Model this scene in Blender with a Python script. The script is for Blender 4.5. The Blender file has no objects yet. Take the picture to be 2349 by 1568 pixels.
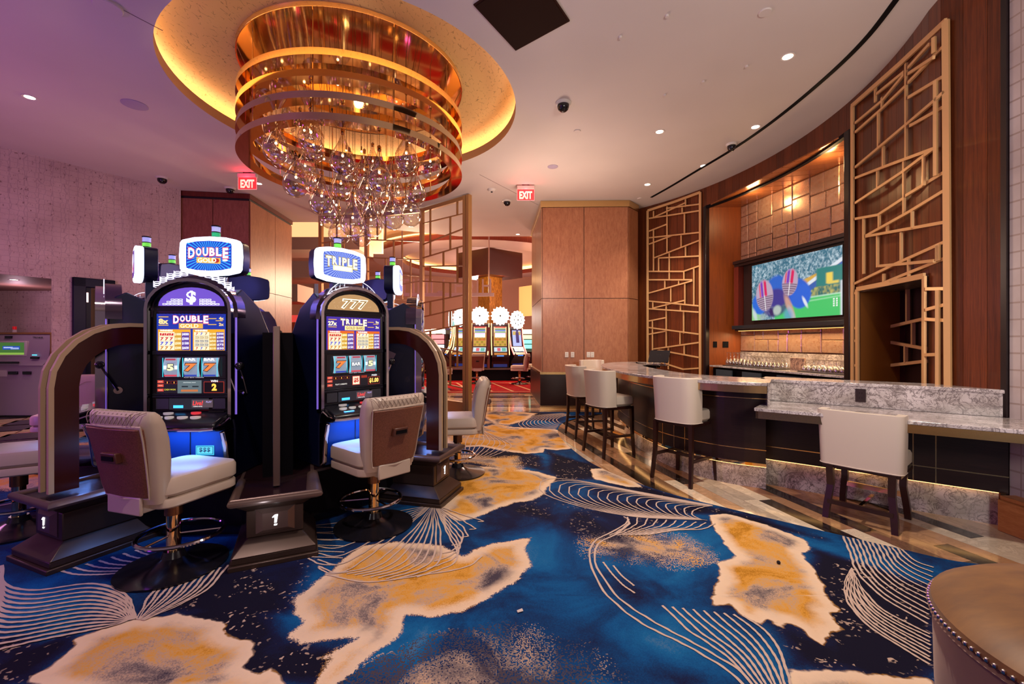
import bpy, bmesh, math, random
import numpy as np
from mathutils import Vector, Matrix
random.seed(7)
R_ = math.radians
S = bpy.context.scene
COL = S.collection
CAMZ = 1.45
# ---------------------------------------------------------------- camera, world, exposure
cd = bpy.data.cameras.new('camera'); cam = bpy.data.objects.new('camera', cd); COL.objects.link(cam)
cam.location = (0, 0, CAMZ); cam.rotation_euler = (R_(90), 0, 0)
cd.sensor_width = 36; cd.lens = 36 * 1000 / 2349; cd.clip_start = .05; cd.clip_end = 200
S.camera = cam
S.view_settings.view_transform = 'Standard'; S.view_settings.look = 'None'
S.view_settings.gamma = 1; S.view_settings.use_curve_mapping = False
S.view_settings.exposure = 0.12
W = bpy.data.worlds.new('world'); S.world = W; W.use_nodes = True
W.node_tree.nodes['Background'].inputs[0].default_value = (1.0, .66, .84, 1)
W.node_tree.nodes['Background'].inputs[1].default_value = .13
cy = S.cycles
cy.max_bounces = 7; cy.diffuse_bounces = 3; cy.glossy_bounces = 4; cy.transmission_bounces = 4
cy.transparent_max_bounces = 24; cy.caustics_reflective = False; cy.caustics_refractive = False
cy.sample_clamp_indirect = 4.0; cy.use_denoising = True

def lamp(kind, name, loc, energy, color, size=.1, rot=(0, 0, 0), spot=None, blend=.6, parent=None, sy=None):
    d = bpy.data.lights.new(name, kind); d.energy = energy; d.color = color
    if kind == 'AREA':
        d.size = size
        if sy: d.shape = 'RECTANGLE'; d.size_y = sy
    else: d.shadow_soft_size = size
    if spot: d.spot_size = R_(spot); d.spot_blend = blend
    o = bpy.data.objects.new(name, d); COL.objects.link(o); o.location = loc; o.rotation_euler = rot
    if parent: o.parent = parent
    return o
WARM = (1, .74, .5); PINK = (1, .62, .72)
# fill lamps added without fixtures; slot_glow stands for unseen slot banks at left
lamp('SPOT', 'room_fill', (1.9, -.6, 2.3), 430, (1, .93, .84), .4, spot=112, blend=.8).rotation_euler = Vector((1.3, 5.6, 1.9)).to_track_quat('-Z', 'Y').to_euler()
lamp('POINT', 'room_fill', (.6, -2.0, 1.6), 60, (1, .84, .74), .5)
lamp('POINT', 'slot_glow', (-6.3, .2, 2.2), 200, (.46, .07, .95), .5)
lamp('POINT', 'slot_glow', (-6.4, 4.4, 1.7), 46, (.95, .34, .80), .4)
lamp('POINT', 'room_fill', (.6, 7.6, 2.7), 120, (1, .74, .60), .4)
lamp('POINT', 'room_fill', (-5.6, 7.0, 2.2), 30, (1, .60, .58), .4)
lamp('POINT', 'niche_fill', (-9.2, 8.1, 2.25), 9, (1, .62, .78), .08)  # fill lamp added inside the alcove to brighten the kiosk
lamp('POINT', 'hall_fill', (-3.5, 15.0, 3.4), 560, (1, .66, .42), .5)  # hall fill, added to brighten the plaster beyond the screens
lamp('POINT', 'hall_fill', (2.5, 17, 3.4), 520, (1, .60, .45), .5)
lamp('POINT', 'hall_fill', (-1.5, 22, 3.4), 560, (1, .60, .48), .5)

# ---------------------------------------------------------------- materials
def hx(s):
    s = s.lstrip('#'); c = [int(s[i:i+2], 16) / 255 for i in (0, 2, 4)]
    return tuple(x / 12.92 if x <= .04045 else ((x + .055) / 1.055) ** 2.4 for x in c)
_mc = {}
def mat(name, col=(.5, .5, .5), rough=.5, metal=0, spec=.5, emit=None, es=0, coat=0):
    if name in _mc: return _mc[name]
    if isinstance(col, str): col = hx(col)
    if isinstance(emit, str): emit = hx(emit)
    m = bpy.data.materials.new(name); m.use_nodes = True
    b = m.node_tree.nodes['Principled BSDF']
    b.inputs['Base Color'].default_value = (*col, 1); b.inputs['Roughness'].default_value = rough
    b.inputs['Metallic'].default_value = metal; b.inputs['Specular IOR Level'].default_value = spec
    b.inputs['Coat Weight'].default_value = coat
    if emit: b.inputs['Emission Color'].default_value = (*emit, 1); b.inputs['Emission Strength'].default_value = es
    _mc[name] = m; return m
def E(col, s=1.0):
    """flat light-giving colour of a screen or a backlit print"""
    k = 'lit_%s_%g' % (col, s)
    if k in _mc: return _mc[k]
    m = mat(k, (.01, .01, .01), .3, emit=col, es=s); return m
class NT:
    """tiny shader-graph helper"""
    def __init__(s, m): s.m = m; s.t = m.node_tree; s.b = s.t.nodes['Principled BSDF']; s.L = s.t.links
    def n(s, typ, **kw):
        x = s.t.nodes.new(typ)
        for k, v in kw.items():
            if k.startswith('i_'):
                key = k[2:]
                key = int(key) if key.isdigit() else key.replace('_', ' ')
                if hasattr(v, 'is_linked') or isinstance(v, bpy.types.NodeSocket): s.L.new(v, x.inputs[key])
                else: x.inputs[key].default_value = v
            else: setattr(x, k, v)
        return x
    def coord(s, kind='Object'): return s.n('ShaderNodeTexCoord').outputs[kind]
    def map(s, vec, scale=(1, 1, 1), loc=(0, 0, 0), rot=(0, 0, 0)):
        x = s.n('ShaderNodeMapping'); s.L.new(vec, x.inputs[0]); x.inputs[1].default_value = loc
        x.inputs[2].default_value = rot; x.inputs[3].default_value = scale; return x.outputs[0]
    def noise(s, vec, scale, detail=2, rough=.5, dist=0):
        x = s.n('ShaderNodeTexNoise', i_Scale=scale, i_Detail=detail, i_Roughness=rough, i_Distortion=dist)
        s.L.new(vec, x.inputs['Vector']); return x.outputs[0]
    def ramp(s, fac, stops, interp='LINEAR'):
        x = s.n('ShaderNodeValToRGB'); s.L.new(fac, x.inputs[0]); r = x.color_ramp; r.interpolation = interp
        while len(r.elements) < len(stops): r.elements.new(.5)
        for e, (p, c) in zip(r.elements, stops):
            e.position = p
            if isinstance(c, (int, float)): c = (c, c, c)
            if isinstance(c, str): c = hx(c)
            e.color = (*c, 1)
        return x.outputs[0]
    def math(s, op, a, b=None, c=None, clamp=False):
        x = s.n('ShaderNodeMath', operation=op); x.use_clamp = clamp
        for i, v in enumerate((a, b, c)):
            if v is None: continue
            if isinstance(v, (int, float)): x.inputs[i].default_value = v
            else: s.L.new(v, x.inputs[i])
        return x.outputs[0]
    def mix(s, fac, a, b, blend='MIX'):
        x = s.n('ShaderNodeMix', data_type='RGBA', blend_type=blend)
        for i, v in ((0, fac), (6, a), (7, b)):
            if isinstance(v, (int, float)): x.inputs[i].default_value = v
            elif isinstance(v, (tuple, str)): x.inputs[i].default_value = (*(hx(v) if isinstance(v, str) else v), 1)
            else: s.L.new(v, x.inputs[i])
        return x.outputs[2]
    def bump(s, h, strength=.2, dist=.01):
        x = s.n('ShaderNodeBump', i_Strength=strength, i_Distance=dist); s.L.new(h, x.inputs['Height'])
        s.L.new(x.outputs[0], s.b.inputs['Normal'])
    def col(s, c): s.L.new(c, s.b.inputs['Base Color'])
def wood(name, dark, light, rough=.35, scale=1.0, grain=(14, 14, .8), spec=.4, coat=0, vary=.25):
    m = mat(name, light, rough, spec=spec, coat=coat); t = NT(m)
    oi = t.n('ShaderNodeObjectInfo'); v = t.coord()
    off = t.n('ShaderNodeVectorMath', operation='ADD'); t.L.new(v, off.inputs[0])
    sc = t.n('ShaderNodeCombineXYZ'); r7 = t.math('MULTIPLY', oi.outputs['Random'], 37.)
    for i in range(3): t.L.new(r7, sc.inputs[i])
    t.L.new(sc.outputs[0], off.inputs[1])
    mp = t.map(off.outputs[0], tuple(g * scale for g in grain))
    n1 = t.noise(mp, 3, 6, .65, .6); n2 = t.noise(mp, 14, 3, .6)
    f = t.math('MULTIPLY_ADD', n2, .35, t.math('MULTIPLY', n1, .75))
    c = t.ramp(f, [(.28, dark), (.75, light)])
    val = t.math('MULTIPLY_ADD', oi.outputs['Random'], vary, 1 - vary / 2)
    hs = t.n('ShaderNodeHueSaturation'); t.L.new(c, hs.inputs['Color']); t.L.new(val, hs.inputs['Value'])
    t.col(hs.outputs[0]); t.bump(n2, .05, .003); return m
M_dwood = wood('dark_walnut', '#2e130a', '#743617', .33, 1, (18, 18, .5), coat=.15, vary=.5)
M_espresso = wood('espresso_wood', '#160b0a', '#2e1916', .3, 1, (2, 2, 26), vary=.12)
M_nichewood = wood('amber_wood', '#5e2708', '#8f4310', .4, 1, (18, 18, .6), vary=.1)
M_maple = wood('figured_maple', '#84482f', '#b07450', .38, 1, (9, 9, 2.2), vary=.06)
M_redwood = wood('reddish_wood', '#46150f', '#72291b', .35, 1, (16, 16, .7), vary=.1)
M_orange = wood('orange_wood', '#a8602f', '#cf8a50', .4, 1, (2, 2, 12), vary=.05)
M_black = mat('black_gloss', (.008, .007, .01), .18)
M_blackm = mat('black_matt', (.006, .005, .007), .55, spec=.06)
M_navy = mat('dark_cabinet', '#0b1338', .38)
M_chrome = mat('chrome', (.62, .57, .60), .08, 1)
M_brass = mat('brass', (.72, .47, .20), .22, 1)
M_bronze = mat('polished_bronze', (.80, .55, .27), .06, 1)
M_gold = mat('satin_gold', '#e0b078', .4, .35)
M_leather = mat('cream_leather', '#cbb5a4', .36)
M_leatherw = mat('ivory_leather', '#d3c1b0', .32)
M_tan = mat('brown_vinyl', '#7d4a36', .45)
t = NT(M_tan); t.col(t.ramp(t.noise(t.coord(), 160, 3), [(.3, '#6a3c2b'), (.7, '#8c5540')]))
M_legs = mat('dark_stool_wood', '#2c130f', .3)
M_rail = mat('pewter_rail', '#6b534c', .3, .35)
M_ped = mat('bronze_plinth', '#4a3830', .36, .5)
M_cream = mat('cream_edge', '#c8a783', .35)
M_white = mat('white_plastic', '#d8cfc6', .4)
M_plaster = mat('soffit_plaster', '#c7a99a', .7)
def glassy(name, tint=(1, 1, 1), base=.06, power=1.0, rough=.02, mx=.7):
    m = bpy.data.materials.new(name); m.use_nodes = True; t = m.node_tree; t.nodes.clear()
    o = t.nodes.new('ShaderNodeOutputMaterial'); tr = t.nodes.new('ShaderNodeBsdfTransparent'); gl = t.nodes.new('ShaderNodeBsdfGlossy')
    lw = t.nodes.new('ShaderNodeLayerWeight'); lw.inputs[0].default_value = .35
    mr = t.nodes.new('ShaderNodeMapRange'); mr.inputs[3].default_value = base; mr.inputs[4].default_value = mx
    pw = t.nodes.new('ShaderNodeMath'); pw.operation = 'POWER'; pw.inputs[1].default_value = power
    mx_ = t.nodes.new('ShaderNodeMixShader'); tr.inputs[0].default_value = (*tint, 1); gl.inputs[1].default_value = rough
    L = t.links; L.new(lw.outputs['Facing'], pw.inputs[0]); L.new(pw.outputs[0], mr.inputs[0]); L.new(mr.outputs[0], mx_.inputs[0])
    L.new(tr.outputs[0], mx_.inputs[1]); L.new(gl.outputs[0], mx_.inputs[2]); L.new(mx_.outputs[0], o.inputs[0]); return m
M_drop = glassy('drop_glass', (.90, .84, .78), .16, 1.7, .02, .95)
M_pane = glassy('clear_pane', (.80, .76, .78), .06, 2, .02, .5)
M_wine = glassy('stemware_glass', (.92, .90, .88), .34, 1.3, .06, .95)
M_acryl = glassy('acrylic', (.75, .78, 1), .08, 2, .05, .5)
# stone
M_marble = mat('swirled_quartz', '#c9bcb8', .12, spec=.6); t = NT(M_marble)
v = t.coord(); n = t.noise(v, 6, 4, .55, 2.2)
vein = t.math('ABSOLUTE', t.math('SUBTRACT', n, .5)); n3 = t.noise(v, 15, 4, .6, 1.6); vein2 = t.math('ABSOLUTE', t.math('SUBTRACT', n3, .5))
vv = t.math('MINIMUM', vein, t.math('MULTIPLY', vein2, 1.1))
t.col(t.mix(t.ramp(vv, [(0, 1), (.035, 0)]), t.ramp(t.noise(v, 5, 3), [(.35, '#a39791'), (.6, '#d2c6c4')]), '#6d6160'))
# ---------------------------------------------------------------- geometry helpers
class MB:
    def __init__(s): s.v = []; s.f = []; s.m = []; s.k = 0
    def add(s, vs, fs):
        b = len(s.v); s.v += [tuple(p) for p in vs]; s.f += [tuple(b + i for i in f) for f in fs]; s.m += [s.k] * len(fs); return s
    def box(s, x0, x1, y0, y1, z0, z1):
        return s.add([(x0, y0, z0), (x1, y0, z0), (x1, y1, z0), (x0, y1, z0), (x0, y0, z1), (x1, y0, z1), (x1, y1, z1), (x0, y1, z1)],
                     [(0, 3, 2, 1), (4, 5, 6, 7), (0, 1, 5, 4), (1, 2, 6, 5), (2, 3, 7, 6), (3, 0, 4, 7)])
    def frus(s, a, z0, b, z1):
        """frustum between rectangles a=(x0,x1,y0,y1) at z0 and b at z1"""
        v = []
        for (x0, x1, y0, y1), z in ((a, z0), (b, z1)): v += [(x0, y0, z), (x1, y0, z), (x1, y1, z), (x0, y1, z)]
        return s.add(v, [(0, 3, 2, 1), (4, 5, 6, 7), (0, 1, 5, 4), (1, 2, 6, 5), (2, 3, 7, 6), (3, 0, 4, 7)])
    def ext(s, poly, a0, a1, ax='z', cap=True):
        """extrude a 2D polygon along an axis. z: (x,y) y: (x,z) x: (y,z)"""
        P = {'z': lambda p, a: (p[0], p[1], a), 'y': lambda p, a: (p[0], a, p[1]), 'x': lambda p, a: (a, p[0], p[1])}[ax]
        n = len(poly); v = [P(p, a0) for p in poly] + [P(p, a1) for p in poly]
        f = [(i, (i + 1) % n, n + (i + 1) % n, n + i) for i in range(n)]
        if cap: f += [tuple(range(n - 1, -1, -1)), tuple(range(n, 2 * n))]
        return s.add(v, f)
    def band(s, pa, pb, closed=False):
        """quad strip between two point lists"""
        n = len(pa); m = n if closed else n - 1
        return s.add(list(pa) + list(pb), [(i, (i + 1) % n, n + (i + 1) % n, n + i) for i in range(m)])
    def sect(s, path, sec, closed=False, up=(0, 0, 1)):
        """sweep a 2D section (side, up) along a 3D path"""
        up = Vector(up); P = [Vector(p) for p in path]; n = len(P); k = len(sec); V = []
        for i, p in enumerate(P):
            a = P[(i - 1) % n] if (closed or i > 0) else p; b = P[(i + 1) % n] if (closed or i < n - 1) else p
            t = (b - a).normalized(); sd = t.cross(up)
            sd = sd.normalized() if sd.length > 1e-6 else Vector((1, 0, 0)); u = sd.cross(t).normalized()
            mit = 1.0
            if (closed or 0 < i < n - 1):
                t1 = (p - a).normalized(); c = max(.4, t1.dot(t)); mit = 1 / c
            V += [p + sd * (q[0] * mit) + u * q[1] for q in sec]
        f = []
        for i in range(n if closed else n - 1):
            j = (i + 1) % n
            f += [(i * k + q, i * k + (q + 1) % k, j * k + (q + 1) % k, j * k + q) for q in range(k)]
        if not closed: f += [tuple(range(k - 1, -1, -1)), tuple((n - 1) * k + q for q in range(k))]
        return s.add(V, f)
    def tube(s, path, r, n=8, closed=False, up=(0, 0, 1)):
        return s.sect(path, [(r * math.cos(2 * math.pi * i / n), r * math.sin(2 * math.pi * i / n)) for i in range(n)], closed, up)
    def beam(s, p, q, w, d, up=(0, 0, 1)):
        return s.sect([p, q], [(-w / 2, -d / 2), (w / 2, -d / 2), (w / 2, d / 2), (-w / 2, d / 2)], False, up)
    def lathe(s, prof, n=20, c=(0, 0, 0)):
        k = len(prof); V = []
        for i in range(n):
            a = 2 * math.pi * i / n; ca, sa = math.cos(a), math.sin(a)
            V += [(c[0] + r * ca, c[1] + r * sa, c[2] + z) for r, z in prof]
        f = [(i * k + j, ((i + 1) % n) * k + j, ((i + 1) % n) * k + j + 1, i * k + j + 1) for i in range(n) for j in range(k - 1)]
        return s.add(V, f)
    def cyl(s, c, r, h, n=20): return s.lathe([(0, 0), (r, 0), (r, h), (0, h)], n, c)
    def ball(s, c, r, n=12, m=8): return s.lathe([(r * math.sin(math.pi * j / m), -r * math.cos(math.pi * j / m)) for j in range(m + 1)], n, c)
    def tf(s, M): s.v = [tuple(M @ Vector(p)) for p in s.v]; return s
    def build(s, name, mats, parent=None, smooth=False, bevel=0, loc=None, rz=None, seg=2, kind=None):
        me = bpy.data.meshes.new(name); me.from_pydata(s.v, [], s.f)
        for m in (mats if isinstance(mats, (list, tuple)) else [mats]): me.materials.append(m)
        if any(s.m): me.polygons.foreach_set('material_index', s.m)
        b = bmesh.new(); b.from_mesh(me); bmesh.ops.recalc_face_normals(b, faces=b.faces); b.to_mesh(me); b.free()
        if smooth: me.polygons.foreach_set('use_smooth', [True] * len(me.polygons)); me.set_sharp_from_angle(angle=R_(40))
        o = bpy.data.objects.new(name, me); COL.objects.link(o)
        if parent: o.parent = parent
        if loc is not None: o.location = loc
        if rz is not None: o.rotation_euler = (0, 0, rz)
        if bevel:
            md = o.modifiers.new('edge', 'BEVEL'); md.width = bevel; md.segments = seg; md.limit_method = 'ANGLE'; md.angle_limit = R_(35)
            me.polygons.foreach_set('use_smooth', [True] * len(me.polygons)); me.set_sharp_from_angle(angle=R_(50))
        if kind: o['kind'] = kind
        return o
def thing(name, label, cat, loc=(0, 0, 0), rz=0, group=None):
    o = bpy.data.objects.new(name, None); COL.objects.link(o); o.location = loc; o.rotation_euler = (0, 0, rz); o.empty_display_size = .1
    o['label'] = label; o['category'] = cat
    if group: o['group'] = group
    return o
def tag(o, label, cat, group=None, kind=None):
    o['label'] = label; o['category'] = cat
    if group: o['group'] = group
    if kind: o['kind'] = kind
    return o
def struct(o, label=None): 
    o['kind'] = 'structure'
    if label: o['label'] = label
    return o
def sgroup(name, label=None):
    o = bpy.data.objects.new(name, None); COL.objects.link(o); o['kind'] = 'structure'
    if label: o['label'] = label
    return o
def inst(mesh, name, parent=None, loc=(0, 0, 0), rz=0, sc=None):
    o = bpy.data.objects.new(name, mesh); COL.objects.link(o); o.location = loc; o.rotation_euler = (0, 0, rz)
    if parent: o.parent = parent
    if sc: o.scale = sc
    return o
def kids(o): return [c for c in COL.objects if c.parent == o]
def copy_tree(o, parent=None, loc=None, rz=None, label=None):
    c = o.copy(); COL.objects.link(c)
    if parent is not None: c.parent = parent
    if loc is not None: c.location = loc
    if rz is not None: c.rotation_euler = (0, 0, rz)
    if label: c['label'] = label
    for k in list(o.children): copy_tree(k, c)
    return c
def G(px, py, z=0.0):
    """floor-plan point (height z) that the photograph shows at a pixel; used once to survey the room"""
    Y = (CAMZ - z) * 1000 / (py - 784); return ((px - 1174.5) / 1000 * Y, Y)
def cr(pts, n=8, closed=False):
    """smooth curve through points"""
    P = [Vector(p) for p in pts]; out = []; L = len(P); rng = range(L if closed else L - 1)
    for i in rng:
        p1, p2 = P[i], P[(i + 1) % L]
        p0 = P[(i - 1) % L] if (closed or i > 0) else p1 * 2 - p2
        p3 = P[(i + 2) % L] if (closed or i < L - 2) else p2 * 2 - p1
        for k in range(n):
            t = k / n; out.append(.5 * ((2 * p1) + (p2 - p0) * t + (2 * p0 - 5 * p1 + 4 * p2 - p3) * t * t + (3 * p1 - p0 - 3 * p2 + p3) * t ** 3))
    if not closed: out.append(P[-1])
    return out
_txt = {}
def text_geo(s, bold=.0):
    if (s, bold) in _txt: return _txt[(s, bold)]
    cu = bpy.data.curves.new('t', 'FONT'); cu.body = s; cu.size = 1; cu.resolution_u = 2; cu.offset = bold
    o = bpy.data.objects.new('t', cu); COL.objects.link(o); bpy.context.view_layer.update()
    me = o.to_mesh(); v = np.array([x.co[:2] for x in me.vertices]) if len(me.vertices) else np.zeros((0, 2)); f = [tuple(p.vertices) for p in me.polygons]
    o.to_mesh_clear(); bpy.data.objects.remove(o); bpy.data.curves.remove(cu)
    mn, mx = v.min(0), v.max(0); v = (v - (mn + mx) / 2); sz = mx - mn
    _txt[(s, bold)] = (v, f, sz); return _txt[(s, bold)]
def put_text(mb, s, x, z, w, h, y, bold=.02, shear=0, arc=0):
    """letters as flat geometry in the local XZ plane at depth y, stretched to w x h"""
    v, f, sz = text_geo(s, bold); k = w / sz[0], h / sz[1]; out = []
    for a, b in v:
        X = a * k[0] + shear * b * k[1]; Z = b * k[1]
        if arc: Z = Z * (1 + arc * (X / (w / 2)) ** 2) 
        out.append((x + X, y, z + Z))
    mb.add(out, f)
def quad(mb, x0, x1, z0, z1, y): mb.add([(x0, y, z0), (x1, y, z0), (x1, y, z1), (x0, y, z1)], [(0, 1, 2, 3)])
class Art:
    """flat backlit print: coloured patches collected per colour into one mesh"""
    def __init__(s): s.mb = MB(); s.mats = []
    def c(s, col, st=1.0):
        m = E(col, round(st * 1.18, 2))
        if m not in s.mats: s.mats.append(m)
        s.mb.k = s.mats.index(m); return s.mb
    def build(s, name, parent): return s.mb.build(name, s.mats, parent)
# ---------------------------------------------------------------- room shell
CZ = 4.5
TC = (-2.01, 5.68); TR = 2.06
M_ceil = mat('painted_ceiling', '#ddd0c8', .62, spec=.2)
t = NT(M_ceil); t.col(t.ramp(t.noise(t.coord(), .8, 2), [(.3, '#d8cbc3'), (.7, '#e0d3cb')]))
def ceiling():
    PG = [(-11, -5), (6.5, -5), (6.5, 12.6), (-1.5, 12.6), (-5.0, 11.1), (-11, 11.1)]
    A = sorted(set([2 * math.pi * i / 96 - math.pi for i in range(96)] + [math.atan2(y - TC[1], x - TC[0]) for x, y in PG]))
    inner, outer = [], []
    for a in A:
        c, s_ = math.cos(a), math.sin(a); best = 1e9
        for (x0, y0), (x1, y1) in zip(PG, PG[1:] + PG[:1]):
            ex, ey = x1 - x0, y1 - y0; den = c * ey - s_ * ex
            if abs(den) < 1e-9: continue
            k = ((x0 - TC[0]) * ey - (y0 - TC[1]) * ex) / den; u = ((x0 - TC[0]) * s_ - (y0 - TC[1]) * c) / den
            if k > 0 and -1e-6 <= u <= 1 + 1e-6: best = min(best, k)
        inner.append((TC[0] + TR * c, TC[1] + TR * s_, CZ)); outer.append((TC[0] + best * c, TC[1] + best * s_, CZ))
    return struct(MB().band(inner, outer, True).build('ceiling', M_ceil))
ceil_o = ceiling()
# round gold-leaf tray around the chandelier
tray = sgroup('ceiling_tray', 'round gold-leaf ceiling recess with cove light')
mb = MB(); ringp = lambda r, z, n=96: [(TC[0] + r * math.cos(2 * math.pi * i / n), TC[1] + r * math.sin(2 * math.pi * i / n), z) for i in range(n)]
mb.band(ringp(TR, CZ), ringp(TR, CZ + .13), True); mb.band(ringp(TR, CZ + .13), ringp(2.45, CZ + .13), True)
mb.build('tray_lip', mat('peach_lip', '#c99a78', .6), tray, smooth=True)
M_leaf = mat('gold_leaf_paper', '#e0b878', .45, .15); t = NT(M_leaf); v = t.coord()
vo = t.n('ShaderNodeTexVoronoi', feature='DISTANCE_TO_EDGE', i_Scale=16.); t.L.new(t.map(v, (1, .45, 1), rot=(0, 0, .5)), vo.inputs[0])
sp = t.math('MULTIPLY', t.ramp(vo.outputs[0], [(.015, 1), (.03, 0)]), t.ramp(t.noise(v, 22, 3), [(.5, 0), (.56, 1)]))
t.col(t.mix(sp, '#e2bc7c', '#a8854e'))
mb = MB(); mb.band(ringp(1.0, 4.83), ringp(2.5, 4.83), True); mb.band(ringp(2.5, 4.83), ringp(2.5, CZ + .13), True)
mb.build('gold_leaf', M_leaf, tray)
mb = MB(); mb.band(ringp(2.26, CZ + .15), ringp(2.36, CZ + .15), True); mb.band(ringp(2.26, CZ + .15), ringp(2.26, CZ + .17), True)
mb.build('cove_light', mat('cove_led', (1, .8, .5), .5, emit=(1, .72, .42), es=10), tray)

# bar-side curved wall
WC = (-1.145, 6.295); WR = 5.48
WPL = [(WC[0] + WR * math.cos(R_(a)), WC[1] + WR * math.sin(R_(a))) for a in np.arange(46, -26.1, -1.0)] + [(3.86, 3.41)]
def wall_at(px):
    """where a bearing meets the curved wall; returns point and inward normal"""
    s_ = (px - 1174.5) / 1000
    for (x0, y0), (x1, y1) in zip(WPL, WPL[1:]):
        a = x0 - s_ * y0; b = x1 - s_ * y1
        if a * b <= 0 and a != b:
            k = a / (a - b); x, y = x0 + (x1 - x0) * k, y0 + (y1 - y0) * k
            d = math.hypot(x1 - x0, y1 - y0); nx, ny = (y1 - y0) / d, -(x1 - x0) / d
            if nx > 0: nx, ny = -nx, -ny
            return x, y, nx, ny
    x, y = WPL[-1]; return x, y, -1, 0
def wp(px, py, off=.032):
    x, y, nx, ny = wall_at(px); return (x + nx * off, y + ny * off, CAMZ + (784 - py) / 1000 * y)
wall_r = sgroup('wall_right', 'curved walnut-veneered wall behind the bar')
# cumulative arc length along the wall
cum = [0]
for p, q in zip(WPL, WPL[1:]): cum.append(cum[-1] + math.hypot(q[0] - p[0], q[1] - p[1]))
def wl(s_):
    s_ = max(0, min(cum[-1] - 1e-6, s_)); i = max(j for j in range(len(cum) - 1) if cum[j] <= s_); k = (s_ - cum[i]) / (cum[i + 1] - cum[i])
    return Vector((WPL[i][0] + (WPL[i + 1][0] - WPL[i][0]) * k, WPL[i][1] + (WPL[i + 1][1] - WPL[i][1]) * k, 0))
def s_at(px):
    x, y, _, _ = wall_at(px); return min(range(2000), key=lambda i: (wl(cum[-1] * i / 2000) - Vector((x, y, 0))).length) * cum[-1] / 2000
S_n0, S_n1 = s_at(1620), s_at(1948)      # bar niche opening
S_d0, S_d1 = s_at(1974), s_at(2130)      # doorway in the lattice
ZN = 4.10; ZD = None
ZD0 = wp(2050, 652)[2]
def panel(s0, s1, z0, z1, m=M_dwood, par=wall_r, g=.0015):
    a, b = wl(s0 + g), wl(s1 - g); d = (b - a).normalized(); n = Vector((d.y, -d.x, 0)); n = n if n.x < 0 else -n; n = n * -.05
    MB().add([tuple(a) [:2] + (z0,), tuple(b)[:2] + (z0,), tuple(b + n)[:2] + (z0,), tuple(a + n)[:2] + (z0,), tuple(a)[:2] + (z1,), tuple(b)[:2] + (z1,), tuple(b + n)[:2] + (z1,), tuple(a + n)[:2] + (z1,)],
             [(0, 3, 2, 1), (4, 5, 6, 7), (0, 1, 5, 4), (1, 2, 6, 5), (2, 3, 7, 6), (3, 0, 4, 7)]).build('veneer_panel', m, par)
cuts = sorted(set([round(x, 4) for x in list(np.arange(0, cum[-1], .165))] + [S_n0, S_n1, S_d0, S_d1, cum[-1]]))
cuts = [c for i, c in enumerate(cuts) if i == 0 or c - cuts[i - 1] > .02 or c in (S_n0, S_n1, S_d0, S_d1, cum[-1])]
for a, b in zip(cuts, cuts[1:]):
    mid = (a + b) / 2
    if b - a < .004: continue
    if S_n0 < mid < S_n1: panel(a, b, ZN, CZ)
    elif S_d0 < mid < S_d1: panel(a, b, ZD0, CZ)
    else: panel(a, b, 0, CZ)
def wpath(s0, s1, z, off, st=.15):
    n = max(2, int((s1 - s0) / st) + 1); out = []
    for i in range(n + 1):
        s_ = s0 + (s1 - s0) * i / n; p = wl(s_); d = (wl(s_ + .02) - wl(s_ - .02)).normalized(); nn = Vector((d.y, -d.x, 0)); nn = nn if nn.x < 0 else -nn
        q = p + nn * off; out.append((q.x, q.y, z))
    return out
# dark trims around the niche opening
rect = lambda w, h: [(-w / 2, -h / 2), (w / 2, -h / 2), (w / 2, h / 2), (-w / 2, h / 2)]
tr = sgroup('trim_1', 'dark casing around the back bar recess')
MB().sect(wpath(S_n0, S_n1 + .06, ZN, .01), rect(.06, .05)).build('casing_head', M_blackm, tr)
for s_, w in ((S_n0, .07), (S_n1 + .03, .11)):
    p = wl(s_); MB().box(-w / 2, w / 2, -.05, .05, 0, ZN + .02).build('casing_post', mat('near_black_wood', '#1b1012', .3), tr, loc=(p.x, p.y, 0), rz=math.atan2(p.y - WC[1], p.x - WC[0]) + R_(90), bevel=.008)
# recess: side walls, mirror-tiled back, soffit
NB0, NB1 = Vector((4.51, 8.58, 0)), Vector((5.18, 5.15, 0))
na, nb = wl(S_n0), wl(S_n1)
niche = sgroup('wall_niche', 'amber wood recess of the back bar')
MB().add([(na.x, na.y, 0), (NB0.x, NB0.y, 0), (NB0.x, NB0.y, ZN), (na.x, na.y, ZN)], [(0, 1, 2, 3)]).build('side_wall', M_nichewood, niche)
MB().add([(nb.x, nb.y, 0), (NB1.x, NB1.y, 0), (NB1.x, NB1.y, ZN), (nb.x, nb.y, ZN)], [(0, 1, 2, 3)]).build('side_wall', M_nichewood, niche)
M_amir = mat('antique_mirror', '#c49a80', .12, .6); t = NT(M_amir); v = t.coord(); oi = t.n('ShaderNodeObjectInfo')
n1 = t.noise(v, 26, 5, .7, 1.2); t.col(t.mix(t.ramp(n1, [(.42, 0), (.7, 1)]), '#d0ac94', '#93644c')); t.L.new(t.ramp(n1, [(.3, .12), (.75, .4)]), t.b.inputs['Roughness'])
nd = (NB1 - NB0).normalized(); nn = Vector((nd.y, -nd.x, 0)); nn = nn if nn.x < 0 else -nn; NL = (NB1 - NB0).length
MB().add([(NB0.x, NB0.y, 0), (NB1.x, NB1.y, 0), (NB1.x, NB1.y, ZN), (NB0.x, NB0.y, ZN)], [(0, 1, 2, 3)]).build('back_wall', mat('mirror_grout', '#5a3a2c', .3, .5), niche)
rng = random.Random(3)
z = 1.28; heights = []
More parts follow.
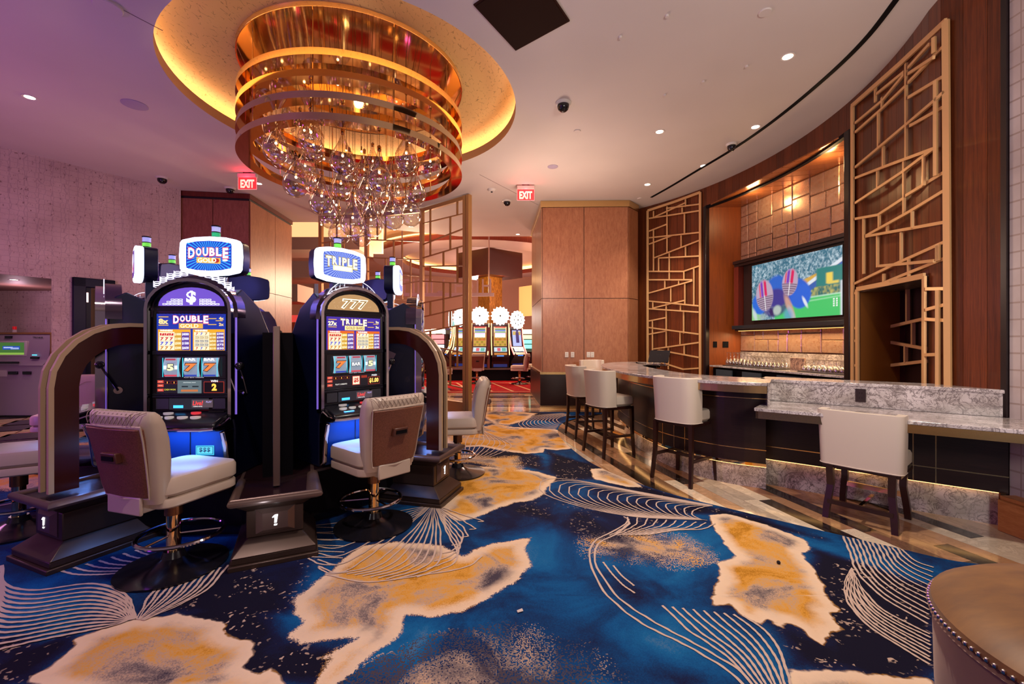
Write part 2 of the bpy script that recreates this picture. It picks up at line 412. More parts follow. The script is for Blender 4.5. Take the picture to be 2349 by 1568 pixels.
def mtile(x0, x1, z0, z1, par, tilt=True):
    g = .004; cx, cz = (x0 + x1) / 2, (z0 + z1) / 2; w, h = (x1 - x0) / 2 - g, (z1 - z0) / 2 - g; b = .012
    mb = MB(); vs = [(-w, 0, -h), (w, 0, -h), (w, 0, h), (-w, 0, h), (-w + b, -.008, -h + b), (w - b, -.008, -h + b), (w - b, -.008, h - b), (-w + b, -.008, h - b)]
    mb.add(vs, [(4, 5, 6, 7), (0, 1, 5, 4), (1, 2, 6, 5), (2, 3, 7, 6), (3, 0, 4, 7)])
    o = mb.build('mirror_tile', M_amir, par); p = NB0 + nd * cx + nn * .006
    o.location = (p.x, p.y, cz); o.rotation_euler = (R_(rng.uniform(-1.5, 1.5)), R_(rng.uniform(-.6, .6)), math.atan2(nd.y, nd.x) + R_(rng.uniform(-1.5, 1.5))); return o
def fill_tiles(x0, x1, z0, z1, d=0):
    w, h = x1 - x0, z1 - z0
    if (w < .42 and h < .4) or d > 7:
        mtile(x0, x1, z0, z1, niche); return
    if w > h * rng.uniform(.8, 1.3): c = x0 + w * rng.uniform(.38, .62); fill_tiles(x0, c, z0, z1, d + 1); fill_tiles(c, x1, z0, z1, d + 1)
    else: c = z0 + h * rng.uniform(.38, .62); fill_tiles(x0, x1, z0, c, d + 1); fill_tiles(x0, x1, c, z1, d + 1)
fill_tiles(0, NL, 1.27, 1.80); fill_tiles(0, NL, 2.95, ZN)
# soffit of the recess: bronze mirror planks
for i in range(14):
    a = na + (nb - na) * (i / 14); b = na + (nb - na) * ((i + 1) / 14 - .004); c = NB0 + (NB1 - NB0) * ((i + 1) / 14 - .004); d = NB0 + (NB1 - NB0) * (i / 14)
    MB().add([(p.x, p.y, ZN + dz) for dz in (0, .02) for p in (a, b, c, d)], [(0, 1, 2, 3), (4, 7, 6, 5), (0, 4, 5, 1), (1, 5, 6, 2), (2, 6, 7, 3), (3, 7, 4, 0)]).build('soffit_panel', mat('soffit_bronze', '#a8653a', .25, .55), niche)
bb = NB0 + nn * .02; be = NB1 + nn * .02
o = MB().add([(p.x, p.y, z_) for z_ in (1.0, 1.26) for p in (bb, be)], [(0, 1, 3, 2)]).build('backsplash', M_marble, niche)
p = (bb + be) / 2 + nn * .16
lamp('AREA', 'undershelf_light', (p.x, p.y, 1.62), 30, (1, .66, .30), 3.2, (0, R_(14), math.atan2(nd.y, nd.x) + R_(90)), sy=.10).rotation_euler = (R_(-12), 0, math.atan2(nd.y, nd.x))
lamp('POINT', 'recess_light', (4.25, 7.7, 3.95), 14, (1, .62, .28), .1)
lamp('POINT', 'recess_light', (4.5, 6.2, 3.95), 14, (1, .62, .28), .1)
lamp('POINT', 'shelf_spot', (4.42, 8.28, 1.74), 3.0, (1, .62, .28), .02)

# doorway behind the right lattice
dn = sgroup('door_2', 'dark service doorway framed in gold lattice')
def wq(s_, off, z_):
    return wpath(s_, s_, z_, off)[0]
for s_, m in ((S_d0, mat('ochre_jamb', '#7a4510', .4)), (S_d1, M_redwood)):
    a, b = wq(s_, 0, 0), wq(s_, -.42, 0)
    MB().add([a, b, b[:2] + (ZD0,), a[:2] + (ZD0,)], [(0, 1, 2, 3)]).build('jamb', m, dn)
a, b, c, d = wq(S_d0, 0, ZD0), wq(S_d1, 0, ZD0), wq(S_d1, -.42, ZD0), wq(S_d0, -.42, ZD0)
mb = MB()
for i in range(7):
    k0, k1 = i / 7, (i + .86) / 7; L_ = lambda p, q, k: tuple(p[j] + (q[j] - p[j]) * k for j in range(3))
    mb.add([L_(a, d, k0), L_(b, c, k0), L_(b, c, k1), L_(a, d, k1)] + [tuple(Vector(x) - Vector((0, 0, .012))) for x in (L_(a, d, k0), L_(b, c, k0), L_(b, c, k1), L_(a, d, k1))], [(0, 1, 2, 3), (4, 7, 6, 5), (0, 4, 5, 1), (1, 5, 6, 2), (2, 6, 7, 3), (3, 7, 4, 0)])
mb.add([a, b, c, d], [(0, 1, 2, 3)])
mb.build('grille', mat('silver_grille', '#7d6f66', .3, .6), dn)
a, b = wq(S_d0, -.42, 0), wq(S_d1, -.42, 0)
MB().add([a, b, b[:2] + (ZD0,), a[:2] + (ZD0,)], [(0, 1, 2, 3)]).build('inner_door', M_espresso, dn)
a, b = wq(S_d0 + .02, -.41, 0), wq(S_d0 + (S_d1 - S_d0) * .33, -.41, 0)
MB().ext([a[:2], b[:2], (b[0] + .02, b[1]), (a[0] + .02, a[1])], 0, ZD0 - .05).build('door_leaf', mat('oxblood_door', '#2b0a10', .25), dn)

# right-hand return wall with hexagon wallpaper and timber skirting
M_wp = mat('lattice_wallpaper', '#b9a9a4', .5); t = NT(M_wp); v = t.coord()
wv = t.n('ShaderNodeTexVoronoi', feature='DISTANCE_TO_EDGE', i_Scale=11., i_Randomness=0.); t.L.new(t.map(v, (.001, 1, .7), rot=(.0, 0, 0)), wv.inputs[0])
t.col(t.mix(t.ramp(wv.outputs[0], [(.03, 1), (.07, 0)]), t.ramp(t.noise(v, 3, 3), [(.3, '#a99893'), (.7, '#bfb0ab')]), '#9a867c'))
struct(MB().box(3.875, 4.2, -3, 3.395, 0, CZ).build('wall_return', M_wp), 'pale patterned wallpaper wall at the end of the bar')
struct(MB().box(3.855, 3.89, 3.40, 3.45, 0, CZ).build('trim_2', mat('near_black_wood', '#1b1012', .3)), 'near-black corner post of the walnut wall')
sk = sgroup('baseboard_right', 'tall orange timber skirting box')
MB().box(3.74, 3.88, -2.5, 3.36, 0, .24).build('skirting_face', M_orange, sk, bevel=.006)
MB().box(3.76, 3.88, -2.5, 3.36, .24, .27).build('skirting_cap', M_orange, sk, bevel=.004)

# left wallpapered wall (gently curved) with kiosk niche and door
M_lw = mat('flecked_wallpaper', '#c0a8a0', .6); t = NT(M_lw); v = t.coord()
fl = t.ramp(t.noise(t.map(v, (1, 1, .6)), 30, 4, .7), [(.60, 0), (.68, 1)])
sq = t.n('ShaderNodeTexVoronoi', feature='DISTANCE_TO_EDGE', i_Scale=12., i_Randomness=.3); t.L.new(v, sq.inputs[0])
base = t.ramp(t.noise(v, 2.2, 4), [(.3, '#b59c93'), (.7, '#cdb6ac')])
base = t.mix(t.math('MULTIPLY', t.ramp(sq.outputs[0], [(.02, 1), (.05, 0)]), .35), base, '#7b6670'); t.col(t.mix(fl, base, '#6e4f4c'))
LW = [(-9.2, 3.9), (-8.6, 5.6), (-8.0, 6.8), (-7.3, 7.95), (-6.64, 8.74)]
def on_l(px):
    s_ = (px - 1174.5) / 1000
    for (x0, y0), (x1, y1) in zip(LW, LW[1:]):
        a, b = x0 - s_ * y0, x1 - s_ * y1
        if a * b <= 0: k = a / (a - b); return (x0 + (x1 - x0) * k, y0 + (y1 - y0) * k)
    return LW[0]
wl_ = sgroup('wall_left', 'flecked pink-lit wallpaper wall')
kx = on_l(118); d0 = on_l(165); d1 = on_l(262)
zk = CAMZ + .145 * kx[1]; zdr = CAMZ + .149 * d0[1]
def seg(p, q, z0, z1, m=M_lw, nm='wall_panel'): MB().add([(p[0], p[1], z0), (q[0], q[1], z0), (q[0], q[1], z1), (p[0], p[1], z1)], [(0, 1, 2, 3)]).build(nm, m, wl_)
k0 = LW[1]
pts = [LW[0], k0, LW[2], kx, d0, d1, LW[4]]
pts = [LW[0], k0]; seg(LW[0], k0, 0, CZ)
mid_ = LW[2]; run = [k0] + ([mid_] if mid_[1] < kx[1] else []) + [kx]
for p, q in zip(run, run[1:]): seg(p, q, zk, CZ)
seg(kx, d0, 0, CZ); seg(d0, d1, zdr, CZ)
rest = [d1] + [p for p in LW if p[1] > d1[1] + .01]
for p, q in zip(rest, rest[1:]): seg(p, q, 0, CZ)
NKX, NK0 = kx, k0
off = Vector((-1.80, 1.72, 0))
kb = (kx[0] + off.x, kx[1] + off.y); k0b = (-13.5, kb[1] + .05)
seg(kx, kb, 0, zk, M_lw, 'niche_side'); seg(k0b, kb, 0, zk, M_lw, 'niche_back')
MB().add([(k0[0], k0[1], zk), (kx[0], kx[1], zk), (kb[0], kb[1], zk), (k0b[0], k0b[1], zk)], [(0, 1, 2, 3)]).build('niche_soffit', mat('niche_soffit', '#8f6a60', .6), wl_)
# door 1: dark casing with blue light put into its colour, beige leaf
dd = (Vector((*d1, 0)) - Vector((*d0, 0))); L1 = dd.length; dd.normalize(); ang = math.atan2(dd.y, dd.x)
dr = sgroup('door_1', 'dark-cased doorway in the wallpaper wall')
M_cas = mat('dark_casing', '#0c0e2c', .45, spec=.2)
MB().box(0, .17, -.06, .06, 0, zdr).box(L1 - .17, L1, -.06, .06, 0, zdr).box(0, L1, -.06, .06, zdr - .16, zdr).build('casing', M_cas, dr, loc=(*d0, 0), rz=ang, bevel=.01)
MB().box(.17, L1 - .17, .35, .38, 0, zdr - .16).build('passage_wall', mat('passage_paper', '#b9926a', .6), dr, loc=(*d0, 0), rz=ang)
MB().box(.17, .25, .03, .30, 0, zdr - .16).build('door_leaf', M_cas, dr, loc=(*d0, 0), rz=ang)
MB().box(.19, .215, .02, .029, 2.15, 2.32).build('door_hinge', M_chrome, dr, loc=(*d0, 0), rz=ang)

# maple-clad columns: faces built from separate veneer panels
def clad(name, pts, zs, mats, label, cap=.16, base=None, capm=M_brass):
    g_ = sgroup(name, label); g = .006
    core = MB().ext(pts, 0, CZ - .01); core.build('core', mat('shadow_gap', '#1a0c08', .6), g_)
    n = len(pts)
    for i, div in mats:
        p, q = Vector((*pts[i], 0)), Vector((*pts[(i + 1) % n], 0)); d = (q - p); L_ = d.length; d.normalize(); nrm = Vector((d.y, -d.x, 0))
        cen = sum((Vector((*a_, 0)) for a_ in pts), Vector()) / n
        if nrm.dot(p - cen) < 0: nrm = -nrm
        bx = [0] + [L_ * k for k in div['cuts']] + [L_]
        for a_, b_ in zip(bx, bx[1:]):
            for z0, z1 in zip(zs, zs[1:]):
                A, B = p + d * (a_ + g), p + d * (b_ - g); o_ = nrm * .02
                vs = [(x.x, x.y, zz) for zz in (z0 + g, z1 - g) for x in (A, B, B + o_, A + o_)]
                MB().add(vs, [(0, 3, 2, 1), (4, 5, 6, 7), (0, 1, 5, 4), (1, 2, 6, 5), (2, 3, 7, 6), (3, 0, 4, 7)]).build('veneer_panel', div['m'], g_)
    cen = sum((Vector((*a_, 0)) for a_ in pts), Vector()) / n
    grow = lambda k: [tuple((cen + (Vector((*a_, 0)) - cen) * k)[:2]) for a_ in pts]
    if cap: MB().ext(grow(1.035), CZ - cap, CZ - .004).build('crown_trim', capm, g_)
    if base:
        MB().ext(grow(1.045), 0, .08).ext(grow(1.045), base - .05, base).build('base_trim', M_brass, g_); MB().ext(grow(1.04), .08, base - .05).build('base_panel', M_espresso, g_)
    return g_
c1 = (-1174.5 + 1222) / 1000
pc = [G(1244, 938), G(1437, 940), (G(1449, 940)[0] + .05, 9.75), (2.75, 11.3), (.60, 12.2)]
pc = [(.66, 9.45), (2.50, 9.40), (2.80, 9.75), (2.9, 11.4), (.56, 11.9)]
ZS = CAMZ + .1 * 9.42
clad('column_right', pc, [.0, ZS, CZ - .14], [(0, dict(cuts=[.485], m=M_maple)), (1, dict(cuts=[], m=M_maple)), (4, dict(cuts=[.45], m=M_maple))], 'figured maple column with brass crown beside the bar', .14, base=.80)
pl_ = [(-6.72, 8.80), (-5.42, 9.0), (-5.55, 10.95), (-7.2, 10.9)]
clad('column_left', pl_, [.0, 2.55, CZ - .14], [(0, dict(cuts=[.48], m=wood('maple_pink_lit', '#70382c', '#9c5e4c', .38, 1, (9, 9, 2.2), vary=.06))), (1, dict(cuts=[.55], m=M_maple))], 'red-brown timber column behind the slot machines', .10, capm=M_redwood)  # same maple; the pink light on this face is put into its colour
# flat walnut return between column and wall
struct(MB().add([(2.70, 10.3, 0), (2.62, 9.98, 0), (2.62, 9.98, CZ), (2.70, 10.3, CZ)], [(0, 1, 2, 3)]).build('wall_link', M_dwood))

# ---------------------------------------------------------------- floors
M_stone = mat('polished_stone', '#b08a6c', .07, spec=.6); t = NT(M_stone); v = t.coord()
oi = t.n('ShaderNodeObjectInfo')
M_base = mat('floor_screed', '#7a5a44', .2)
floor = sgroup('floor', 'polished marble plank floor')
MB().box(-14, 9, -5, 34, -.12, -.012).build('floor_slab', M_base, floor)
planks = [('#cfa27a', 'a'), ('#b0815c', 'b'), ('#7d5a44', 'c'), ('#f0d9bb', 'd'), ('#241813', 'e'), ('#54402f', 'f'), ('#c9b49c', 'g')]
PM = []
for h, k in planks:
    m = mat('marble_plank_' + k, h, .12, spec=.4); t = NT(m); v = t.coord(); oi = t.n('ShaderNodeObjectInfo')
    off_ = t.n('ShaderNodeVectorMath', operation='ADD'); t.L.new(v, off_.inputs[0]); cx_ = t.n('ShaderNodeCombineXYZ'); t.L.new(t.math('MULTIPLY', oi.outputs['Random'], 50.), cx_.inputs[0]); t.L.new(cx_.outputs[0], off_.inputs[1])
    n1 = t.noise(t.map(off_.outputs[0], (2, 2, 2)), 2.5, 5, .6, 2.0)
    vein = t.ramp(t.math('ABSOLUTE', t.math('SUBTRACT', n1, .5)), [(0, 1), (.05, 0)])
    b_ = hx(h); t.col(t.mix(t.math('MULTIPLY', vein, .5), t.ramp(n1, [(.3, tuple(x * .8 for x in b_)), (.7, tuple(min(1, x * 1.12) for x in b_))]), tuple(min(1, x * 1.5 + .04) for x in b_) if k in 'ef' else tuple(x * .6 for x in b_)))
    PM.append(m)
rng = random.Random(11); dirv = Vector((.21, -.978, 0)).normalized(); sidev = Vector((dirv.y, -dirv.x, 0)) * -1
pang = math.atan2(dirv.y, dirv.x); pw = .135; npl = 0
pmesh = {}
def plank(cx_, cy_, L_, w, m, ang):
    key = (round(L_, 1), w, m.name)
    if key not in pmesh:
        o_ = MB().box(-L_ / 2 + .0015, L_ / 2 - .0015, -w / 2 + .0015, w / 2 - .0015, -.012, 0).build('marble_plank', m, floor); pmesh[key] = o_.data
    else: o_ = inst(pmesh[key], 'marble_plank', floor)
    o_.location = (cx_, cy_, 0); o_.rotation_euler = (0, 0, ang)
for r in range(-14, 26):
    s0 = rng.uniform(0, 1.2)
    for k in range(-1, 9):
        L_ = rng.choice([.7, 1.0, 1.3, 1.3]); c_ = Vector((1.2, 8.6, 0)) + sidev * (r * pw) + dirv * (s0 + L_ / 2); s0 += L_
        x, y = c_.x, c_.y
        # keep only the band between carpet and bar
        inner = (y > 2.0 and y < 8.4 and x > .45 and x < 4.1 and (x - 1.0 > -(y - 5.9) * .10 - .55))
        ed = np.interp(y, [2.2, 3.0, 3.3, 3.9, 4.6, 5.4, 6.4, 7.2, 8.3], [3.0, 2.2, 1.9, 1.2, .85, .55, .3, .3, .4])
        if inner and x > ed - .35 and x < np.interp(y, [2.5, 3.4, 4.3, 5, 6.3, 8.4], [4.2, 4.2, 2.9, 2.4, 2.0, 2.2]):
            plank(x, y, L_, pw, rng.choices(PM, [4, 3, 3, 6, 3, 2.5, 3])[0], pang); npl += 1
# far vestibule and left concourse: broad striped stone
rows = 0
y = 9.05
while y < 12.45:
    h = rng.choice([.12, .12, .2, .28]); x = -5.2 + rng.uniform(-.8, 0)
    while x < 1.9:
        L_ = rng.choice([1.6, 2.2, 2.8]); m = rng.choices(PM, [5, 4, 3, 3, .4, 2, 4])[0]
        plank(x + L_ / 2, y + h / 2, L_, h, m, 0); x += L_
    y += h
for i in range(7):
    for j in range(5): plank(-10.3 + i * .62 + .3 * (j % 2), 6.15 + j * .6, .6, .58, PM[(i * 3 + j) % 2 * 3 + (i + j) % 2], R_(30))
# ---------------------------------------------------------------- carpet
def z6(p): return (1100 + p[0] * .5317, 920 + p[1] * .5317)
def z7(p): return (p[0] * .5317, 1000 + p[1] * .5317)
def z5(p): return (640 + p[0] * .2934, 860 + p[1] * .2934)
def F(pts, f): return [G(*f(p)) for p in pts]
# cloud shapes of the weave: (outline, edge softness, gold amount)
CL = [
 (F([(985,495),(1060,485),(1150,508),(1280,548),(1400,600),(1438,635),(1388,655),(1415,690),(1442,720),(1480,790),(1500,835),(1548,905),(1505,915),(1530,950),(1560,985),(1515,1000),(1480,1057),(1420,1020),(1400,990),(1330,955),(1290,975),(1240,935),(1210,968),(1110,920),(1080,880),(1010,885),(1005,830),(1040,760),(1025,700),(1110,670),(1060,620),(1020,560)], z6), .0, .9),
 (F([(495,620),(520,590),(560,578),(700,578),(850,598),(960,635),(1010,690),(900,685),(800,692),(650,680),(520,662)], z6), .22, .7),
 (F([(1330,1162),(1400,1175),(1500,1160),(1600,1162),(1750,1188),(1830,1200),(1940,1198),(2000,1300),(1500,1320),(1345,1250)], z6), .0, .8),
 (F([(120,1062),(140,1035),(200,1010),(330,900),(325,880),(400,850),(560,800),(650,780),(700,790),(760,770),(900,790),(975,815),(960,840),(1000,862),(1085,890),(1100,940),(1050,1000),(1120,1030),(1170,1005),(1220,1025),(1228,1110),(600,1160),(300,1130)], z7), .0, .75),
 (F([(1270,712),(1340,650),(1420,590),(1500,520),(1560,475),(1700,458),(1900,470),(2000,520),(2100,470),(2230,450),(2295,440),(2262,480),(2290,560),(2230,630),(2120,700),(1990,760),(1850,782),(1742,772),(1732,850),(1700,880),(1640,925),(1600,960),(1560,985),(1500,1060),(1360,1100),(1400,985),(1440,960),(1390,960),(1555,870),(1400,880),(1300,892),(1238,872),(1312,800),(1278,770)], z7), .012, .8),
 (F([(1440,1090),(1500,1040),(1600,985),(1760,940),(1950,905),(2100,900),(2250,945),(2400,990),(2500,1080),(2480,1200),(1500,1200)], z7), .35, .3),
 (F([(-60,100),(60,112),(150,112),(330,122),(392,150),(396,205),(330,212),(280,205),(275,222),(200,228),(100,214),(0,195),(-120,200),(-180,140)], z6), .0, .9),
 (F([(-260,260),(-100,270),(0,282),(100,286),(230,300),(320,325),(335,335),(290,372),(280,402),(220,430),(150,440),(60,470),(0,500),(-90,520),(-180,480),(-120,420),(-200,380),(-260,330)], z6), .012, .9),
 (F([(478,292),(560,290),(655,338),(705,372),(640,372),(560,352),(490,335)], z6), .0, .8),
 (F([(1380,640),(1500,620),(1560,640),(1700,650),(1850,640),(1900,760),(1800,790),(1600,690),(1500,680),(1400,690)], z5), .12, .9),
 (F([(1700,380),(1800,400),(1900,440),(2045,430),(2045,520),(1700,520),(1600,480),(1550,420)], z5), .08, 1),
 (F([(1590,270),(1900,290),(2010,300),(1940,350),(1800,390),(1680,380),(1600,330)], z5), .05, .9),
 ([(-6.2, 4.4), (-4.2, 4.2), (-3.9, 5.2), (-4.8, 6.4), (-6.6, 6.2)], .1, .8),
 ([(-2.6, 7.3), (-1.0, 7.0), (-.3, 7.9), (-1.6, 8.6), (-2.9, 8.3)], .1, .8),
 ([(-3.2, 1.2), (-2.2, .6), (-1.6, .8), (-1.9, 1.4), (-2.6, 1.62)], .1, .5),
]
NAVY = [(F([(640,840),(1030,700),(1480,1010),(1440,1060),(700,1060)], z7), 1), (F([(980,560),(1330,530),(1260,760),(980,790),(760,740)], z7), .9), (F([(0,900),(300,890),(130,1050),(0,1068)], z7), 1),
        (F([(1440,640),(1940,800),(1940,1190),(1350,1150),(1300,980),(1500,1050),(1560,980),(1500,830)], z6), 1), (F([(300,220),(480,280),(700,400),(1000,460),(560,330),(280,345),(330,330)], z6), 1), (F([(640,500),(960,450),(1300,540),(1500,600),(1250,540),(1000,480)], z6), .9),
        (F([(1600,600),(1900,600),(2045,640),(2045,740),(1800,690),(1500,650)], z5), 1), (F([(1640,270),(2045,260),(2045,330),(1980,320)], z5), .9), (F([(260,400),(900,470),(560,640),(480,600),(170,470)], z6), .45)]
BLUEL = [(F([(1690,790),(1950,800),(1900,900),(1600,960),(1750,880)], z7), 1), (F([(780,560),(1000,560),(1100,680),(980,760),(800,760),(540,700),(700,690),(950,690)], z6), 1), (F([(1150,560),(1270,560),(1270,620),(1120,640)], z7), .8), (F([(0,620),(500,670),(520,800),(200,900),(0,880)], z7), .9), (F([(0,640),(230,580),(500,600),(480,760),(560,900),(800,1000),(700,1150),(300,900),(200,760)], z6), .8)]
def sdf(P, poly):
    n = len(poly); d = np.full(len(P), 1e9); ins = np.zeros(len(P), bool)
    for i in range(n):
        a = np.array(poly[i]); b = np.array(poly[(i + 1) % n]); e = b - a; w = P - a
        h = np.clip((w @ e) / (e @ e + 1e-12), 0, 1); q = w - h[:, None] * e; d = np.minimum(d, (q * q).sum(1))
        c = ((a[1] > P[:, 1]) != (b[1] > P[:, 1])) & (P[:, 0] < (b[0] - a[0]) * (P[:, 1] - a[1]) / (b[1] - a[1] + 1e-12) + a[0]); ins ^= c
    d = np.sqrt(d); return np.where(ins, d, -d)
edge = [G(2349, 1305), G(2190, 1287), G(2060, 1258), G(1929, 1228), G(1790, 1195), G(1658, 1163), G(1546, 1135), G(1444, 1101), G(1350, 1058), G(1291, 1010), G(1280, 984), G(1300, 966), G(1360, 952), G(1420, 944), (1.4, 9.0)]
es_ = cr([(x, y, 0) for x, y in edge], 6); ey = np.array([p.y for p in es_]); ex = np.array([p.x for p in es_])
o_ = np.argsort(ey); ey, ex = ey[o_], ex[o_]
def right_edge(y): return np.interp(y, ey, ex)
ys = np.concatenate([np.arange(-2.2, 1.6, .1), np.arange(1.6, 3.2, .018), np.arange(3.2, 5.4, .026), np.arange(5.4, 9.06, .045)])
nx = 330; us = np.linspace(0, 1, nx); us = us ** .8
yy = np.repeat(ys, nx); lx = np.interp(ys, [-2.2, 2, 4.0, 6.0, 6.4, 9.2], [-5, -5, -7.2, -7.6, -6.4, -6.0]); rx = np.where(ys < 2.78, 3.7, right_edge(ys))
rx = np.interp(ys, [2.5, 2.85], [1, 0]) * 3.7 + np.interp(ys, [2.5, 2.85], [0, 1]) * right_edge(ys)
rx = np.where(ys < 2.5, 3.74, right_edge(ys)); rx = np.minimum(rx, 3.74)
xx = (lx[:, None] + (rx - lx)[:, None] * np.linspace(0, 1, nx)[None, :]).ravel()
P2 = np.stack([xx, yy], 1); N = len(P2)
best = np.full(N, -.5); soft = np.zeros(N); gold = np.zeros(N)
for poly, sf, gd in CL:
    d = sdf(P2, poly); m = d > best; best = np.where(m, d, best); soft = np.where(m, sf, soft); gold = np.where(m, gd, gold)
nav = np.zeros(N); blu = np.zeros(N)
for poly, s_ in NAVY: nav = np.maximum(nav, s_ * np.clip(sdf(P2, poly) / .12 + .5, 0, 1))
for poly, s_ in BLUEL: blu = np.maximum(blu, s_ * np.clip(sdf(P2, poly) / .3 + .5, 0, 1))
me = bpy.data.meshes.new('carpet'); ny = len(ys)
vv_ = np.column_stack([P2, np.full(N, .004)]); idx = np.arange(N).reshape(ny, nx)
fc = np.stack([idx[:-1, :-1], idx[:-1, 1:], idx[1:, 1:], idx[1:, :-1]], -1).reshape(-1, 4)
me.vertices.add(N); me.vertices.foreach_set('co', vv_.ravel()); me.loops.add(fc.size); me.loops.foreach_set('vertex_index', fc.ravel())
me.polygons.add(len(fc)); me.polygons.foreach_set('loop_start', np.arange(0, fc.size, 4)); me.polygons.foreach_set('loop_total', np.full(len(fc), 4)); me.update(calc_edges=True)
for nm, ch in (('weave_a', (best * 1 + .5, soft, gold)), ('weave_b', (nav, blu, np.zeros(N)))):
    at = me.color_attributes.new(nm, 'FLOAT_COLOR', 'POINT'); at.data.foreach_set('color', np.column_stack([*ch, np.ones(N)]).astype(np.float32).ravel())
M_carpet = mat('woven_carpet', '#12365a', .92, spec=.15); t = NT(M_carpet); v = t.coord()
A_ = t.n('ShaderNodeVertexColor', layer_name='weave_a').outputs[0]; B_ = t.n('ShaderNodeVertexColor', layer_name='weave_b').outputs[0]
sa = t.n('ShaderNodeSeparateColor'); t.L.new(A_, sa.inputs[0]); sb = t.n('ShaderNodeSeparateColor'); t.L.new(B_, sb.inputs[0])
sd = t.math('SUBTRACT', sa.outputs[0], .5); sft = sa.outputs[1]; gld = sa.outputs[2]; navs, blus = sb.outputs[0], sb.outputs[1]
N_ = lambda s_, d=2, r=.5, di=0: t.math('SUBTRACT', t.noise(v, s_, d, r, di), .5)
grain = t.math('SUBTRACT', t.n('ShaderNodeTexWhiteNoise').outputs[0], .5)
wn = [n for n in t.t.nodes if n.type == 'TEX_WHITE_NOISE'][0]; sn = t.n('ShaderNodeVectorMath', operation='SNAP'); t.L.new(v, sn.inputs[0]); sn.inputs[1].default_value = (.0055, .0055, 10); t.L.new(sn.outputs[0], wn.inputs['Vector'])
big = N_(2.2, 3, .55, .6); mid = N_(7, 3, .6, .3); fine = N_(26, 2)
e1 = t.math('ADD', sd, t.math('MULTIPLY', mid, .07)); e1 = t.math('ADD', e1, t.math('MULTIPLY', fine, .022))
e1 = t.math('ADD', e1, t.math('MULTIPLY', big, t.math('MULTIPLY', sft, 1.0)))
e1 = t.math('ADD', e1, t.math('MULTIPLY', grain, t.math('MULTIPLY', sft, 1.3)))
mask = t.ramp(t.math('MULTIPLY_ADD', e1, 60, .5, True), [(0, 0), (1, 1)])
# inside the clouds
gf = t.math('ADD', t.math('MULTIPLY', gld, .56), t.math('ADD', t.math('MULTIPLY', N_(2.2, 4, .6, .8), 2.1), t.math('MULTIPLY', grain, .16)))
gf = t.math('ADD', gf, t.math('MULTIPLY', t.math('MULTIPLY', sft, -.3), 1))
cin = t.ramp(gf, [(.08, '#453c46'), (.26, '#85736c'), (.38, '#b89880'), (.48, '#c8985c'), (.60, '#d2943a'), (.80, '#a8701a')])
rim = t.ramp(e1, [(0, 0), (.004, 1), (.05, .85), (.11, 0)]); rim = t.math('MULTIPLY', rim, t.math('SUBTRACT', 1, t.math('MULTIPLY', sft, 4), clamp=True) if False else t.math('MAXIMUM', t.math('SUBTRACT', 1, t.math('MULTIPLY', sft, 5)), 0))
cin = t.mix(rim, cin, '#e2c4a6')
# the blue ground
bf = t.math('ADD', t.math('MULTIPLY', N_(1.5, 4, .6, .7), 1.6), t.math('MULTIPLY', grain, .10))
bf = t.math('ADD', bf, t.math('MULTIPLY', blus, .30)); bf = t.math('SUBTRACT', bf, t.math('MULTIPLY', navs, .55)); bf = t.math('ADD', bf, .42)
cbl = t.ramp(bf, [(.0, '#0d0a20'), (.22, '#101538'), (.40, '#0a2f5c'), (.58, '#06477c'), (.78, '#0f5c90'), (1, '#52708c')])
# flecks scattered on the navy
vf = t.n('ShaderNodeTexVoronoi', i_Scale=24.); dv = t.n('ShaderNodeVectorMath', operation='ADD'); t.L.new(v, dv.inputs[0])
nz = t.n('ShaderNodeTexNoise', i_Scale=18.); t.L.new(v, nz.inputs['Vector']); sc_ = t.n('ShaderNodeVectorMath', operation='SCALE'); t.L.new(nz.outputs[1], sc_.inputs[0]); sc_.inputs[3].default_value = .12; t.L.new(sc_.outputs[0], dv.inputs[1]); t.L.new(dv.outputs[0], vf.inputs[0])
fk = t.math('MULTIPLY', t.ramp(vf.outputs['Distance'], [(.22, 1), (.30, 0)]), t.ramp(t.noise(v, 4.2, 3, .7), [(.50, 0), (.55, 1)]))
fk = t.math('MULTIPLY', fk, navs); cbl = t.mix(fk, cbl, '#b89c8a')
fin = t.mix(mask, cbl, cin); t.col(fin)
t.bump(grain, .25, .004); me.materials.append(M_carpet)
co = bpy.data.objects.new('carpet', me); COL.objects.link(co); struct(co, 'blue and gold cloud-patterned carpet with cream line work')
